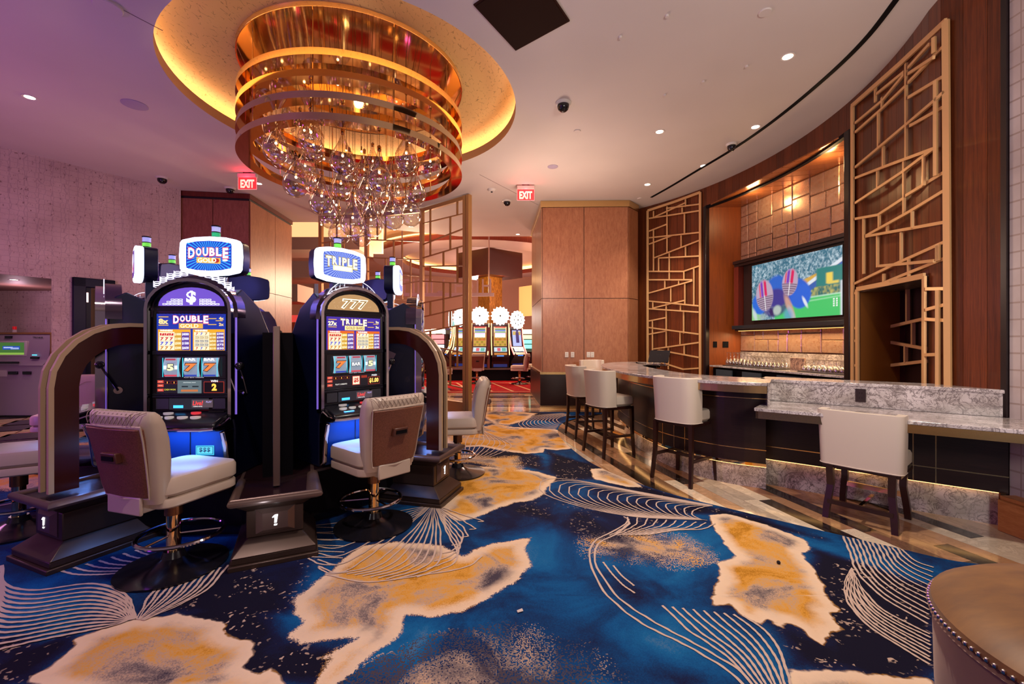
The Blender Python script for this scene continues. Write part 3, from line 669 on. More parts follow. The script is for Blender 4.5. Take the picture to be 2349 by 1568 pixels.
# tufted cream lines, raised pile
def fam(A, B, n, f, w=.013, k=10):
    A = cr([(*f(p), 0) for p in A], k); B = cr([(*f(p), 0) for p in B], k)
    def rs(P, m=44):
        c = [0]
        for a, b in zip(P, P[1:]): c.append(c[-1] + (b - a).length)
        out = []; j = 0
        for i in range(m):
            s_ = c[-1] * i / (m - 1)
            while j < len(c) - 2 and c[j + 1] < s_: j += 1
            q = (s_ - c[j]) / max(1e-9, c[j + 1] - c[j]); out.append(P[j].lerp(P[j + 1], q))
        return out
    A, B = rs(A), rs(B)
    zf[0] = (zf[0] + .0001) % .001
    for i in range(n):
        q = i / max(1, n - 1); P = []; SPC = []
        for a, b in zip(A, B):
            x, y, _ = a.lerp(b, q)
            if y < 800: y = 800
            X, Y = G(x, y)
            if Y > 9.2 or X > right_edge(Y) - .01: continue
            ga, gb = G(a.x, max(800, a.y)), G(b.x, max(800, b.y)); SPC.append(math.hypot(ga[0] - gb[0], ga[1] - gb[1]) / max(1, n - 1) if n > 1 else 1)
            P.append(Vector((X + .003 * math.sin(X * 90 + i), Y, .0065 + .00022 * i + zf[0])))
        if len(P) < 3: continue
        L_, R__ = [], []
        for j, p in enumerate(P):
            wk = max(.4, min(1, SPC[j] * .5 / w))
            d = (P[min(j + 1, len(P) - 1)] - P[max(j - 1, 0)]); 
            if d.length < 1e-6: d = Vector((1, 0, 0))
            d.normalize(); s_ = Vector((-d.y, d.x, 0)) * w * wk / 2; ww = 1 + .15 * math.sin(j * 1.7 + i)
            L_.append(p + s_ * ww); R__.append(p - s_ * ww)
        lm.band([tuple(p) for p in L_], [tuple(p) for p in R__])
lm = MB(); zf = [0]
fam([(10,560),(20,640),(150,668),(400,640),(545,690),(590,790)], [(-60,940),(150,890),(350,850),(480,825),(540,805)], 13, z7, .017)
fam([(590,795),(640,700),(665,670)], [(620,800),(780,730),(900,660),(985,560)], 11, z7, .015)
fam([(265,585),(330,600),(440,600),(560,590)], [(640,480),(680,500),(760,520)], 8, z7, .015)
fam([(1868,300),(1700,330),(1500,370),(1345,390)], [(1868,300),(1660,470),(1480,590),(1372,565)], 7, z7, .012)
fam([(1868,302),(1760,430),(1600,560),(1460,595)], [(1872,302),(1900,430),(1880,560),(1700,625)], 8, z7, .012)
fam([(1874,302),(1930,420),(1970,540),(1800,612)], [(1880,300),(1990,340),(2085,370),(2060,372)], 8, z7, .012)
fam([(1330,530),(1380,555),(1450,560)], [(1372,570),(1420,595),(1500,590)], 2, z7, .012)
fam([(1400,598),(1560,632),(1700,622),(1850,598),(1940,585),(2030,560),(2080,520)], [(1400,600),(1560,634),(1700,624),(1850,600),(1940,587),(2030,562),(2080,522)], 1, z7, .012)
fam([(1345,395),(1500,400)], [(1345,525),(1480,530)], 6, z7, .011)
fam([(1000,450),(700,395),(420,343),(290,338),(255,370),(300,412),(450,460),(650,498),(820,510),(985,516)], [(1008,456),(975,458),(930,472),(915,490),(935,506),(965,516)], 17, z6, .012)
fam([(640,502),(640,530),(600,562),(560,582)], [(1018,530),(960,555),(850,560),(725,580)], 10, z6, .011)
fam([(620,500),(645,520),(560,572),(490,612),(475,690),(500,760),(560,850),(700,962),(900,1062),(1080,1172),(1150,1240)], [(640,510),(650,530),(590,575),(510,620),(497,690),(530,760),(610,860),(760,960),(950,1062),(1120,1165),(1190,1240)], 2, z6, .013)
fam([(790,885),(900,990),(1060,1100),(1190,1240)], [(1140,930),(1245,1010),(1310,1120),(1342,1240)], 9, z6, .013)
fam([(575,712),(620,760),(665,800)], [(535,697),(590,770),(668,832)], 2, z6, .012)
fam([(1568,585),(1600,660),(1630,740),(1740,850),(1935,965)], [(1820,640),(1860,680),(1905,705),(1960,722)], 13, z6, .013)
fam([(1605,722),(1575,790),(1595,880),(1700,990),(1945,1140)], [(1618,745),(1645,800),(1710,880),(1800,940),(1945,1010)], 9, z6, .013)
fam([(1560,430),(1450,450),(1385,490),(1400,590),(1440,655)], [(1590,435),(1760,510),(1812,565),(1700,625),(1560,668)], 11, z5, .012)
fam([(360,52),(240,64),(170,95),(215,122),(370,121)], [(392,60),(350,70),(332,82),(352,96),(396,96)], 11, z6, .013)
fam([(1600,265),(1800,262),(1900,266)], [(1600,300),(1680,285),(1640,275)], 6, z5, .014)
lo = lm.build('carpet_line', mat('cream_pile', '#c4aa9a', .9, spec=.1), co, kind='stuff')
# scraps lying on the carpet
def scrap(px, py, s_, label, rz, c='#cbb9ae'):
    x, y = G(px, py); tag(MB().add([(-s_, -s_ * .6, 0), (s_, -s_ * .5, .002), (s_ * .9, s_ * .6, .006), (-s_, s_ * .5, .001), (-s_, -s_ * .6, .002), (s_, -s_ * .5, .004), (s_ * .9, s_ * .6, .008), (-s_, s_ * .5, .003)], [(3, 2, 1, 0), (4, 5, 6, 7), (0, 1, 5, 4), (1, 2, 6, 5), (2, 3, 7, 6), (3, 0, 4, 7)]).build('paper_scrap', mat('paper' + c, c, .7), loc=(x, y, .009), rz=rz), label, 'paper scrap')
scrap(1193, 1405, .016, 'small white paper scrap lying on the blue carpet', .3)
mb = MB(); mb.ball((0, 0, .008), .012, 8, 5); 
tag(mb.build('lint_ball', mat('dark_lint', '#241b1b', .9), loc=(*G(1786, 1294), .006)), 'small dark piece of lint on the gold carpet cloud', 'lint')
# ---------------------------------------------------------------- bar counter
bar = thing('bar_counter', 'long curved marble-topped bar counter with dark wood front', 'bar', (0, 0, 0))
OUT = [(2.75, 8.05), (2.35, 8.28), (1.95, 8.15), (1.62, 7.65), (1.43, 7.0), (1.37, 6.3), (1.38, 5.7), (1.46, 5.1), (1.63, 4.65), (1.88, 4.30), (2.12, 4.10), (2.33, 3.98)]
oc = cr([(x, y, 0) for x, y in OUT], 5)
def offs(P, d):
    out = []
    for i, p in enumerate(P):
        t_ = (P[min(i + 1, len(P) - 1)] - P[max(i - 1, 0)]).normalized(); out.append(p + Vector((-t_.y, t_.x, 0)) * d)
    return out
inn = offs(oc, .66)
def slab(outer, inner, z0, z1):
    n = len(outer); mb = MB(); V = [(p.x, p.y, z) for z in (z0, z1) for P in (outer, inner) for p in P]
    f = []
    for i in range(n - 1):
        a, b = i, i + 1; f += [(a, b, n + b, n + a), (2 * n + a, 3 * n + a, 3 * n + b, 2 * n + b), (a, 2 * n + a, 2 * n + b, b), (n + a, n + b, 3 * n + b, 3 * n + a)]
    f += [(0, n, 3 * n, 2 * n), (n - 1, 3 * n - 1, 4 * n - 1, 2 * n - 1)] if False else [(0, n, 3 * n, 2 * n), (n - 1, 3 * n - 1 - n + n, 4 * n - 1, 3 * n - 1)]
    f[-1] = (n - 1, 2 * n - 1, 4 * n - 1, 3 * n - 1)
    return mb.add(V, f)
ZT = 1.075
slab(oc, inn, ZT - .03, ZT).build('countertop', M_marble, bar, bevel=.004)
slab(offs(oc, .012), offs(oc, .04), ZT - .10, ZT - .031).build('brass_fascia', M_brass, bar)
slab(offs(oc, .05), offs(oc, .28), ZT - .06, ZT - .032).build('underside', M_blackm, bar)
fr = offs(oc, .27)
# dark panels, one by one, between brass inlays
cumo = [0]
for a, b in zip(fr, fr[1:]): cumo.append(cumo[-1] + (b - a).length)
def frp(s_):
    s_ = max(0, min(s_, cumo[-1] - 1e-6)); i = max(j for j in range(len(cumo) - 1) if cumo[j] <= s_); return fr[i].lerp(fr[i + 1], (s_ - cumo[i]) / (cumo[i + 1] - cumo[i]))
LT = cumo[-1]; ZB = .27
marks = [0, .55, .7, 1.5, 1.65, 2.5, 2.65, 3.4, 3.55, LT - .95, LT - .8, LT]
def curv(s0, s1, z0, z1, d0, d1, nm, m, par=bar, bev=0):
    n = max(2, int((s1 - s0) / .06)); P = [frp(s0 + (s1 - s0) * i / n) for i in range(n + 1)]
    return slab(offs(P, -d0), offs(P, d1), z0, z1).build(nm, m, par, bevel=bev)
for a, b in zip(marks, marks[1:]):
    for z0, z1 in ((ZB, .395), (.403, .893), (.901, ZT - .06)): curv(a + .004, b - .004, z0, z1, 0, .03, 'front_panel', M_espresso)
for z_ in (.399, .897): curv(0, LT, z_ - .004, z_ + .004, .001, .02, 'brass_inlay', M_brass)
for a in marks[1:-1]: curv(a - .0035, a + .0035, ZB, ZT - .1, .002, .02, 'brass_inlay', M_brass)
curv(0, LT, ZB - .03, ZB, .01, .03, 'bronze_kick_trim', M_bronze)
curv(0, LT, .0, ZB - .03, -.10, .12, 'marble_base', M_marble)
M_led = mat('warm_led', (1, .8, .5), .5, emit=(1, .52, .17), es=3.5)
curv(.05, LT, ZB - .036, ZB - .031, .0, .03, 'led_strip', M_led)
# straight accessible section
A0 = Vector((2.60, 4.42, 0)); A1 = Vector((3.86, 3.42, 0)); ad = (A1 - A0).normalized(); an = Vector((ad.y, -ad.x, 0)); an = an if an.y < 0 else -an; AL = (A1 - A0).length + .02
aang = math.atan2(ad.y, ad.x)
def ab(x0, x1, d0, d1, z0, z1, nm, m, bev=0, par=bar):
    """box along the straight section: x along, d out towards the room"""
    return MB().box(x0, x1, -d1, -d0, z0, z1).build(nm, m, par, loc=(A0.x, A0.y, 0), rz=aang, bevel=bev)
ab(-.08, AL, -.36, .01, ZT - .03, ZT, 'countertop', M_marble, .004)
ab(-.02, AL, -.02, .0, .86, ZT - .03, 'marble_upstand', M_marble)
# end gable that closes the raised part
MB().ext([(2.33, 3.975), (2.36, 3.99), (A0.x + .02, A0.y - .02), (A0.x - .03, A0.y + .03)], .86, ZT + .002).build('marble_gable', M_marble, bar)
EN = A1 + ad * .35
low = MB(); a_, b_ = A0 + an * .66 - ad * .02, A1 + an * .66 + ad * .75
low.ext([(a_.x, a_.y), (A0.x + .0, A0.y - .0), (A1.x + .06, A1.y - .06), (3.92, 3.36), (3.92, 2.38), (b_.x, b_.y) if b_.x < 3.92 else (3.92, a_.y + (3.92 - a_.x) * (b_.y - a_.y) / (b_.x - a_.x) + .001)], .83, .86).build('low_countertop', M_marble, bar, bevel=.004)
low = MB(); fa = a_ - an * .012 + ad * .01; L3 = (3.92 - fa.x) / ad.x
MB().box(0, L3, 0, .02, .765, .829).build('brass_fascia', M_brass, bar, loc=(fa.x, fa.y, 0), rz=aang)
MB().box(0, .02, 0, .62, .765, .829).build('brass_fascia', M_brass, bar, loc=(fa.x, fa.y, 0), rz=aang)
MB().box(.05, L3, .04, .62, .79, .825).build('underside', M_blackm, bar, loc=(fa.x, fa.y, 0), rz=aang)
xs = [-.14, .55, 1.08, 1.22, AL]
for a, b in zip(xs, xs[1:]):
    for z0, z1 in ((ZB, .395), (.403, .86)): ab(a + .002, b - .002, .0, .03, z0, z1, 'front_panel', M_espresso)
ab(-.14, AL, .0, .032, .395, .403, 'brass_inlay', M_brass)
for x in (1.08, 1.22): ab(x - .004, x + .004, .0, .033, ZB, .86, 'brass_inlay', M_brass)
ab(-.10, AL, -.10, -.02, 0, ZB - .0, 'marble_base', M_marble)
ab(-.02, AL - .05, -.005, .015, ZB - .008, ZB - .003, 'led_strip', M_led)
ab(-.14, -.10, -.06, .01, 0, ZB - .02, 'brass_corner', M_brass)
# outlets
def outlet(o_loc, rz, m, label, w=.075, h=.12, holes=2, par=None):
    th = thing('power_outlet', label, 'outlet', o_loc, rz)
    MB().box(-w / 2, w / 2, -.008, 0, -h / 2, h / 2).build('cover_plate', m, th, bevel=.002)
    MB().box(-w * .27, w * .27, -.011, -.007, -h * .36, h * .36).build('socket_insert', m, th, bevel=.0015)
    mb = MB()
    for k in (-1, 1):
        for q in (-.009, .009): mb.box(q - .0016, q + .0016, -.0125, -.011, k * h * .18 - .008, k * h * .18 + .008)
    mb.build('slot', M_black, th); return th
p = A0 + ad * .73 + an * .003; outlet((p.x, p.y, .965), aang, mat('brown_outlet', '#241016', .3), 'dark brown outlet on the marble upstand behind the low counter')
# tablet till on the bar end
x, y = G(1508, 838, ZT); tb = thing('tablet_till', 'black tablet on a folding stand at the far end of the bar', 'tablet', (x, y, ZT), R_(-35))
MB().box(-.15, .15, -.10, .10, 0, .012).build('base_plate', M_black, tb, bevel=.004)
MB().box(-.16, .16, -.008, .008, 0, .22).tf(Matrix.Translation((0, .03, .05)) @ Matrix.Rotation(R_(-32), 4, 'X')).build('tablet_body', M_black, tb, bevel=.004)
MB().beam((-.1, .09, .01), (-.02, .1, .17), .012, .012).beam((.1, .09, .01), (.02, .1, .17), .012, .012).beam((-.12, .1, .01), (.12, .1, .01), .012, .012).build('stand_strut', M_chrome, tb)
# ---------------------------------------------------------------- back counter in the recess
nf0 = na.lerp(nb, .0) + nn * -.06; bc = thing('back_counter', 'narrow pale stone back counter under the mirror', 'counter', (0, 0, 0))
b0, b1 = wl(S_n0 + .05) - nn * .03, wl(S_n1 - .02) - nn * .10; c0, c1_ = NB0 + nn * .03, NB1 + nn * .03
MB().ext([(b0.x, b0.y), (b1.x, b1.y), (c1_.x, c1_.y), (c0.x, c0.y)], .97, 1.0).build('stone_top', M_marble, bc, bevel=.003)
b0b, b1b = b0 - nn * .08, b1 - nn * .08
MB().ext([(b0b.x, b0b.y), (b1b.x, b1b.y), (c1_.x, c1_.y), (c0.x, c0.y)], 0.1, .95).build('cabinet_body', M_blackm, bc)
def along(k, d, z_): p_ = NB0.lerp(NB1, k) + nn * d; return (p_.x, p_.y, z_)
nang = math.atan2(nd.y, nd.x)
for k in (.1, .3, .52): MB().box(-.22, .22, -.01, .01, 0, .16).build('undercounter_box', mat('steel_blue', '#5b6a78', .3, .7), bc, loc=along(k, .64, .77), rz=nang)
# TV cabinet + TV
TV0 = Vector((4.45, 8.0, 0)); TV1 = Vector((4.78, 6.25, 0)); td = (TV1 - TV0).normalized(); tn = Vector((td.y, -td.x, 0)); tn = tn if tn.x < 0 else -tn; tang = math.atan2(td.y, td.x)
tcb = thing('tv_cabinet', 'dark wood cabinet shelf framing the television', 'cabinet', (TV0.x, TV0.y, 0), tang)
TL = (TV1 - TV0).length
M_tvc = mat('tv_cabinet_wood', '#2a1a18', .3)
MB().box(-.28, TL + .3, .0, .04, 1.72, 2.96).build('back_panel', M_tvc, tcb)
MB().box(-.42, TL + .3, -.13, .14, 2.93, 2.99).box(-.42, TL + .3, -.10, .14, 2.88, 2.93).build('top_moulding', M_tvc, tcb, bevel=.006)
MB().box(-.42, TL + .3, -.15, .14, 1.69, 1.76).box(-.40, TL + .3, -.10, .14, 1.66, 1.69).build('bottom_shelf', mat('shelf_slate', '#23262b', .3), tcb, bevel=.006)
MB().box(-.42, -.30, -.10, .14, 1.76, 2.88).build('side_panel', M_redwood, tcb)
MB().box(-.3, TL + .3, -.10, -.09, 1.652, 1.66).build('led_trim', mat('amber_led', (1, .6, .2), .5, emit=(1, .45, .12), es=2), tcb)
tv = thing('television', 'wide flat television showing an american football game', 'television', (TV0.x, TV0.y, 1.84), tang)
MB().box(-.012, TL + .012, -.05, -.005, -.014, 1.014).build('bezel', M_black, tv)
def tv_paint(u, v_):
    """u right, v up, arrays 0..1 -> rgb of the blurred picture"""
    r = np.random.RandomState(5); c = np.zeros(u.shape + (3,))
    def ns(sx, sy, seed):
        q = np.random.RandomState(seed).rand(sy + 2, sx + 2); x = u * sx; y_ = v_ * sy; x0 = x.astype(int); y0 = y_.astype(int); fx, fy = x - x0, y_ - y0
        return (q[y0, x0] * (1 - fx) + q[y0, x0 + 1] * fx) * (1 - fy) + (q[y0 + 1, x0] * (1 - fx) + q[y0 + 1, x0 + 1] * fx) * fy
    h = lambda s_: np.array(hx(s_)); n1, n2, n3 = ns(70, 30, 1), ns(36, 16, 2), ns(140, 60, 3)
    k = np.clip((n1 * .5 + n3 * .5 - .36) * 2.2, 0, 1)[..., None]; c[:] = h('#2f6f86') * (1 - k) + h('#b9d0dc') * k
    k = np.clip((n2 - .55) * 3, 0, 1)[..., None]; c = c * (1 - k * .5) + h('#1c5f7a') * k * .5
    def blend(m, col, a=1.0):
        nonlocal c; m = np.clip(m, 0, 1)[..., None] * a; c = c * (1 - m) + (h(col) if isinstance(col, str) else col) * m
    s_ = lambda d, w=.02: np.clip(d / w + .5, 0, 1)
    blend(s_(.52 - v_ - .0 * u) * s_(u - .45), '#1f6a6a'); blend(s_(.5 - v_) * s_(u - .5) * np.clip(n1 * 1.4 - .4, 0, 1), '#c2b968')
    blend(s_(.06 - abs(v_ - .62 - (u - .8) * .5)) * s_(u - .52), '#d7a84a'); blend(s_(.05 - abs(v_ - .60 - (u - .86) * .9)) * s_(u - .66), '#2d5fae'); blend(s_(.03 - abs(v_ - .68 - (u - .86) * .9)) * s_(u - .66), '#dfe8f2')
    blend(s_(u - .76) * s_(v_ - .45) * s_(.73 - v_) * s_(v_ - .45 + (.0)), '#127f7b'); blend(s_(.03 - abs(u - .885)) * s_(.08 - abs(v_ - .56)), '#f0d25a'); blend(s_(.05 - abs(u - .92)) * s_(.02 - abs(v_ - .49)), '#e7cd62')
    g_ = .30 + .05 * (u - .6); blend(s_(g_ - v_, .03) * s_(u - .3), '#3fc66a'); blend(s_(.010 - abs(v_ - g_ + .0)), '#c6f0d8', .8); blend(s_(.008 - abs(v_ - g_ + .09 - .05 * u)), '#bff0cc', .6); blend(s_(.30 - v_) * s_(.12 - u), '#8fd08a')
    def ell(cx_, cy_, rx_, ry_, col, rot=0, a=1, w=.18):
        ca, sa_ = math.cos(rot), math.sin(rot); X = (u - cx_) * 1.78; Y = v_ - cy_; x = X * ca + Y * sa_; y_ = -X * sa_ + Y * ca
        d = 1 - np.sqrt((x / rx_) ** 2 + (y_ / ry_) ** 2); blend(np.clip(d / w, 0, 1), col, a); return d, x, y_
    ell(.57, .40, .26, .24, '#0f5fd0', -.7); ell(.33, .47, .28, .30, '#1562c8', .2); ell(.30, .28, .34, .26, '#3a1d78', .1, .8); ell(.10, .28, .18, .2, '#1769d6', .5)
    ell(.60, .34, .20, .22, '#1563d6', -.6); ell(.645, .24, .035, .13, '#e8eef4', .5, .9, .5); ell(.475, .19, .075, .30, '#c99a8c', .42, 1, .5); ell(.50, .08, .06, .18, '#b9c4c8', .5, .8, .6); ell(.04, .10, .06, .16, '#cfdbe4', .4, .8, .6); ell(.46, .06, .12, .14, '#5f9ad0', .3, .7, .6)
    ell(.33, .15, .11, .10, '#b9c8c0', .5, .9, .4); ell(.14, .05, .12, .06, '#9fb6b0', 0, .8, .6); ell(.26, .12, .05, .1, '#2c1458', .3, .9, .5)
    for cx_, cy_, rr, ro in ((.17, .43, .25, .12), (.48, .59, .20, -.15)):
        d, x, y_ = ell(cx_, cy_, rr * .84, rr * 1.16, '#b9a4bc', ro, 1, .12); 
        blend(np.clip(d / .2, 0, 1) * s_(y_ + .02, .04) * s_(.028 - abs(x - .035), .01), '#d81e5c'); blend(np.clip(d / .2, 0, 1) * s_(y_ + .02, .04) * s_(.025 - abs(x + .045), .01), '#7b3bb8'); blend(np.clip(d / .2, 0, 1) * s_(y_ + .02, .04) * s_(.014 - abs(x + .095), .01), '#e0486a')
        blend(np.clip(d / .15, 0, 1) * s_(-.02 - y_, .03) * (.5 + .5*np.sin(y_ * 170 + x*x*60)), '#4a3550', .85); blend(s_(.007 - abs(x), .006) * np.clip(d / .15, 0, 1) * s_(-.0 - y_, .02), '#f4f4f6')
    for i in range(4):
        blend(s_(.007 - abs(u - .925 - .0), .004) * s_(.011 - abs(v_ - .24 + i * .032), .006), '#ffffff'); blend(s_(.007 - abs(u - .952), .004) * s_(.011 - abs(v_ - .24 + i * .032), .006), '#ffffff')
    blend(s_(u - .985) * s_(.5 - v_), '#d9dfe8'); return c
def painted(name, w, h, nx_, ny_, fn, parent, y=-.052, es=1.0, loc=None):
    gx, gz = np.meshgrid(np.linspace(0, w, nx_ + 1), np.linspace(0, h, ny_ + 1)); vs = np.column_stack([gx.ravel(), np.full(gx.size, y), gz.ravel()])
    mb = MB(); ix = np.arange(gx.size).reshape(ny_ + 1, nx_ + 1); fc_ = np.stack([ix[:-1, :-1], ix[:-1, 1:], ix[1:, 1:], ix[1:, :-1]], -1).reshape(-1, 4)
    me_ = bpy.data.meshes.new(name); me_.from_pydata(vs.tolist(), [], fc_.tolist()); at_ = me_.color_attributes.new('pic', 'FLOAT_COLOR', 'POINT')
    c = fn(gx / w, gz / h).reshape(-1, 3); at_.data.foreach_set('color', np.column_stack([c, np.ones(len(c))]).astype(np.float32).ravel())
    m = mat('picture_' + name + str(es), (.01, .01, .01), .25)
    if not m.get('ok'):
        tt = NT(m); tt.L.new(tt.n('ShaderNodeVertexColor', layer_name='pic').outputs[0], m.node_tree.nodes['Principled BSDF'].inputs['Emission Color']); m.node_tree.nodes['Principled BSDF'].inputs['Emission Strength'].default_value = es; m['ok'] = 1
    me_.materials.append(m); o = bpy.data.objects.new(name, me_); COL.objects.link(o); o.parent = parent
    if loc: o.location = loc
    return o
painted('screen', TL, 1.0, 230, 128, tv_paint, tv, es=.9)
# glasses on trays
def glass_geo():
    prof = [(.0, .178), (.033, .178), (.033, .175), (.006, .170), (.0035, .16), (.0035, .095), (.010, .085), (.030, .066), (.037, .040), (.034, .0)]
    return MB().lathe(prof, 10)
gp = glass_geo().build('wine_glass', M_wine, smooth=True); first = True
rng = random.Random(5)
tray_m = mat('dark_tray', '#1a1212', .4)
for ti, (k0, k1, nA, nB, lab, grp) in enumerate(((.05, .40, 14, 4, 'upside-down wine glass in the crowd on the tray beside the amber wood wall', 'stem glasses on the tray by the wood wall'), (.54, .90, 14, 4, 'upside-down wine glass in the crowd on the tray beyond the marble block', 'stem glasses on the tray beyond the marble block'))):
    p0, p1 = along(k0, .20, 1.0), along(k1, .20, 1.0); Lx = (k1 - k0) * NL
    tr_ = tag(MB().box(-.02, Lx + .02, -.33, .05, 0, .012).build('serving_tray', tray_m, loc=p0, rz=nang, bevel=.003), ('flat dark tray under the glasses by the wood wall', 'flat dark tray under the glasses beyond the marble block')[ti], 'tray')
    for i in range(nA):
        for j in range(nB):
            q = along(k0 + (k1 - k0) * (i + .5 + rng.uniform(-.05, .05)) / nA, .20 + .035 + j * .080 + rng.uniform(-.002, .002), 1.013)
            g_ = gp if first else inst(gp.data, 'wine_glass'); first = False; g_.location = q; g_.rotation_euler = (0, 0, rng.uniform(0, 6)); sc_ = (1.35 if i < 5 else 1.0) if ti == 0 else .95; g_.scale = (1, 1, sc_)
            tag(g_, lab, 'glass', grp)
mbk = MB().box(-.13, .13, -.02, .02, 0, .20).build('marble_block', mat('veined_block', '#a88470', .3), loc=along(.47, .30, 1.0), rz=nang, bevel=.004); tag(mbk, 'veined stone slab standing on the back counter between the glass trays', 'stone slab')
t = NT(_mc['veined_block']); v = t.coord(); n1 = t.noise(v, 9, 4, .6, 1.6); t.col(t.ramp(t.math('ABSOLUTE', t.math('SUBTRACT', n1, .5)), [(0, '#4a3434'), (.04, '#a88470'), (.2, '#c09a80')]))
for k, w_, lb in ((.25, .075, 'narrow dark switch plate on the amber wood side wall'), (.55, .11, 'wide dark switch plate on the amber wood side wall')):
    q = na.lerp(NB0, k); outlet((q.x, q.y - .005, 1.40), math.atan2(NB0.y - na.y, NB0.x - na.x), M_blackm, lb, w_)
for px, lb in ((1300, 'white wall plate furthest from the bar on the maple column'), (1313.5, 'white socket plate second from the column edge'), (1350, 'white socket plate right of the maple panel seam'), (1359, 'white wall plate nearest the bar on the maple column')):
    outlet(((px - 1174.5) / 1000 * 9.40, 9.405, CAMZ - .029 * 9.4), 0, M_white, lb, .075, .115)

# ---------------------------------------------------------------- gold lattices on the wall
def lattice(name, label, fmap, frame, vert, diag, s_v=6.5, bw=.029, fw=.052):
    th = thing(name, label, 'wall lattice', (0, 0, 0))
    def bar_(p, q, nm, w): 
        a, b = Vector(wp(*fmap(p))), Vector(wp(*fmap(q))); 
        x, y, nx_, ny_ = wall_at((fmap(p)[0] + fmap(q)[0]) / 2)
        MB().beam(a, b, w, .02, (nx_, ny_, 0)).build(nm, M_gold, th)
    for p, q in frame: bar_(p, q, 'frame_bar', fw)
    for p, q in vert + diag: bar_(p, q, 'lattice_bar', bw)
    return th
f1 = lambda p: (1180 + p[0] * .3188, 400 + p[1] * .3188)
V = lambda x, a, b: ((x, a), (x, b))
lattice('wall_lattice', 'narrow gold lattice screen on the walnut wall beyond the bar recess', f1,
 [((965, 262), (965, 1500)), ((1345, 130), (1345, 1500)), ((965, 262), (1155, 200)), ((1155, 200), (1345, 130))],
 [V(1008,265,315), V(1008,400,695), V(1003,910,962), V(1000,1050,1345), V(1106,232,570), V(1045,600,695), V(1122,565,755), V(1100,925,1240), V(1240,180,235), V(1215,240,275), V(1232,280,425), V(1208,435,525), V(1240,520,590), V(1228,698,755), V(1300,675,940), V(1090,765,820), V(1190,765,790), V(1133,815,915), V(1235,780,940), V(1203,940,980), V(1226,985,1145), V(1200,1130,1220), V(1230,1225,1295), V(1115,1240,1400), V(1040,1262,1300)],
 [((975,318),(1340,262)), ((1015,308),(1240,205)), ((1100,246),(1340,215)), ((975,410),(1108,358)), ((975,457),(1340,418)), ((975,503),(1145,440)), ((1010,602),(1340,475)), ((1045,602),(1340,587)), ((970,698),(1225,698)), ((1225,698),(1340,658)), ((970,758),(1290,758)), ((970,855),(1290,765)), ((968,910),(1335,945)), ((1000,962),(1235,905)), ((968,965),(1335,990)), ((968,1055),(1095,1030)), ((968,1100),(1335,1148)), ((968,1150),(1095,1127)), ((1005,1255),(1335,1208)), ((1045,1262),(1335,1315)), ((1060,1350),(1220,1400)), ((1220,1400),(1335,1392))])
f2 = lambda p: (1600 + p[0] * .3827, p[1] * .3827)
g2 = lambda p: ((1940 + p[0] * .2169 - 1600) / .3827, (560 + p[1] * .2169) / .3827)
V3 = lambda x, a, b: (g2((x, a)), g2((x, b))); D3 = lambda a, b, c, d: (g2((a, b)), g2((c, d)))
lat = lattice('wall_lattice', 'tall gold lattice screen around the service doorway', f2,
 [((946, 630), (946, 2400)), ((1506, 128), (1520, 2400)), ((940, 636), (1230, 385)), ((1230, 385), (1506, 130)), (g2((152, 475)), g2((155, 1600))), (g2((878, 335)), g2((875, 1600))), (g2((150, 475)), g2((520, 405))), (g2((520, 405)), g2((880, 330)))],
 [V(1087,520,610), V(1128,580,650), V(1105,665,880), V(1275,375,950), V(1435,225,320), V(1445,485,1055), V(1135,875,1000), V(1100,1020,1130), V(1262,960,1285), V(1383,930,1110), V(1110,1280,1370), V(1015,1305,1640), V(1160,1350,1395), V(1313,1265,1365), V(1245,1390,1560), V(1100,1410,1600), V(1460,1470,1560), V3(440,310,405), V3(710,150,355), V3(1005,0,175), V3(1005,485,1600)],
 [((965,735),(1130,600)), ((1130,600),(1265,440)), ((1095,560),(1265,425)), ((965,790),(1120,655)), ((1120,655),(1275,510)), ((1290,400),(1420,258)), ((1290,437),(1435,345)), ((1290,490),(1495,280)), ((1290,580),(1495,460)), ((965,1000),(1280,740)), ((1280,740),(1440,605)), ((1440,605),(1500,550)), ((1300,750),(1500,640)), ((965,1065),(1200,975)), ((1200,975),(1440,890)), ((965,1215),(1250,1030)), ((1250,1030),(1440,888)), ((1275,1170),(1505,1030)), ((965,1310),(1105,1285)), ((1105,1285),(1262,1185)), ((1030,1412),(1290,1270)), ((1290,1270),(1505,1140)), ((1030,1415),(1270,1372)), ((1270,1372),(1510,1330)),
  D3(130,415,550,215), D3(550,215,1100,-30), D3(385,228,700,200), D3(700,200,970,175), D3(460,400,700,305), D3(700,305,1100,145), D3(900,470,1100,470), D3(900,690,1100,635), D3(890,790,1100,805), D3(885,1170,985,1165), D3(130,515,155,515), D3(130,885,155,885), D3(130,1020,155,1020), D3(130,1280,155,1280)])
# inner lattice door bars, set back
def ib(a, b):
    P = []
    for p in (a, b):
        px, py = 1940 + p[0] * .2169, 560 + p[1] * .2169; x, y, nx_, ny_ = wall_at(px); q = (y + .30) ; s_ = (px - 1174.5) / 1000
        # on a plane .3 m behind the wall face, along the same bearing
        k = 1 + .30 / abs(x * nx_ + y * ny_); P.append(Vector((x * k, y * k, CAMZ + (784 - py) / 1000 * y * k)))
    MB().beam(P[0], P[1], .035, .03, (nx_, ny_, 0)).build('lattice_bar', M_gold, lat)
for a, b in (((655,465),(655,822)), ((480,870),(862,782)), ((712,825),(712,1065)), ((480,1035),(862,1105)), ((635,1075),(635,1255)), ((480,1280),(862,1235))): ib(a, b)
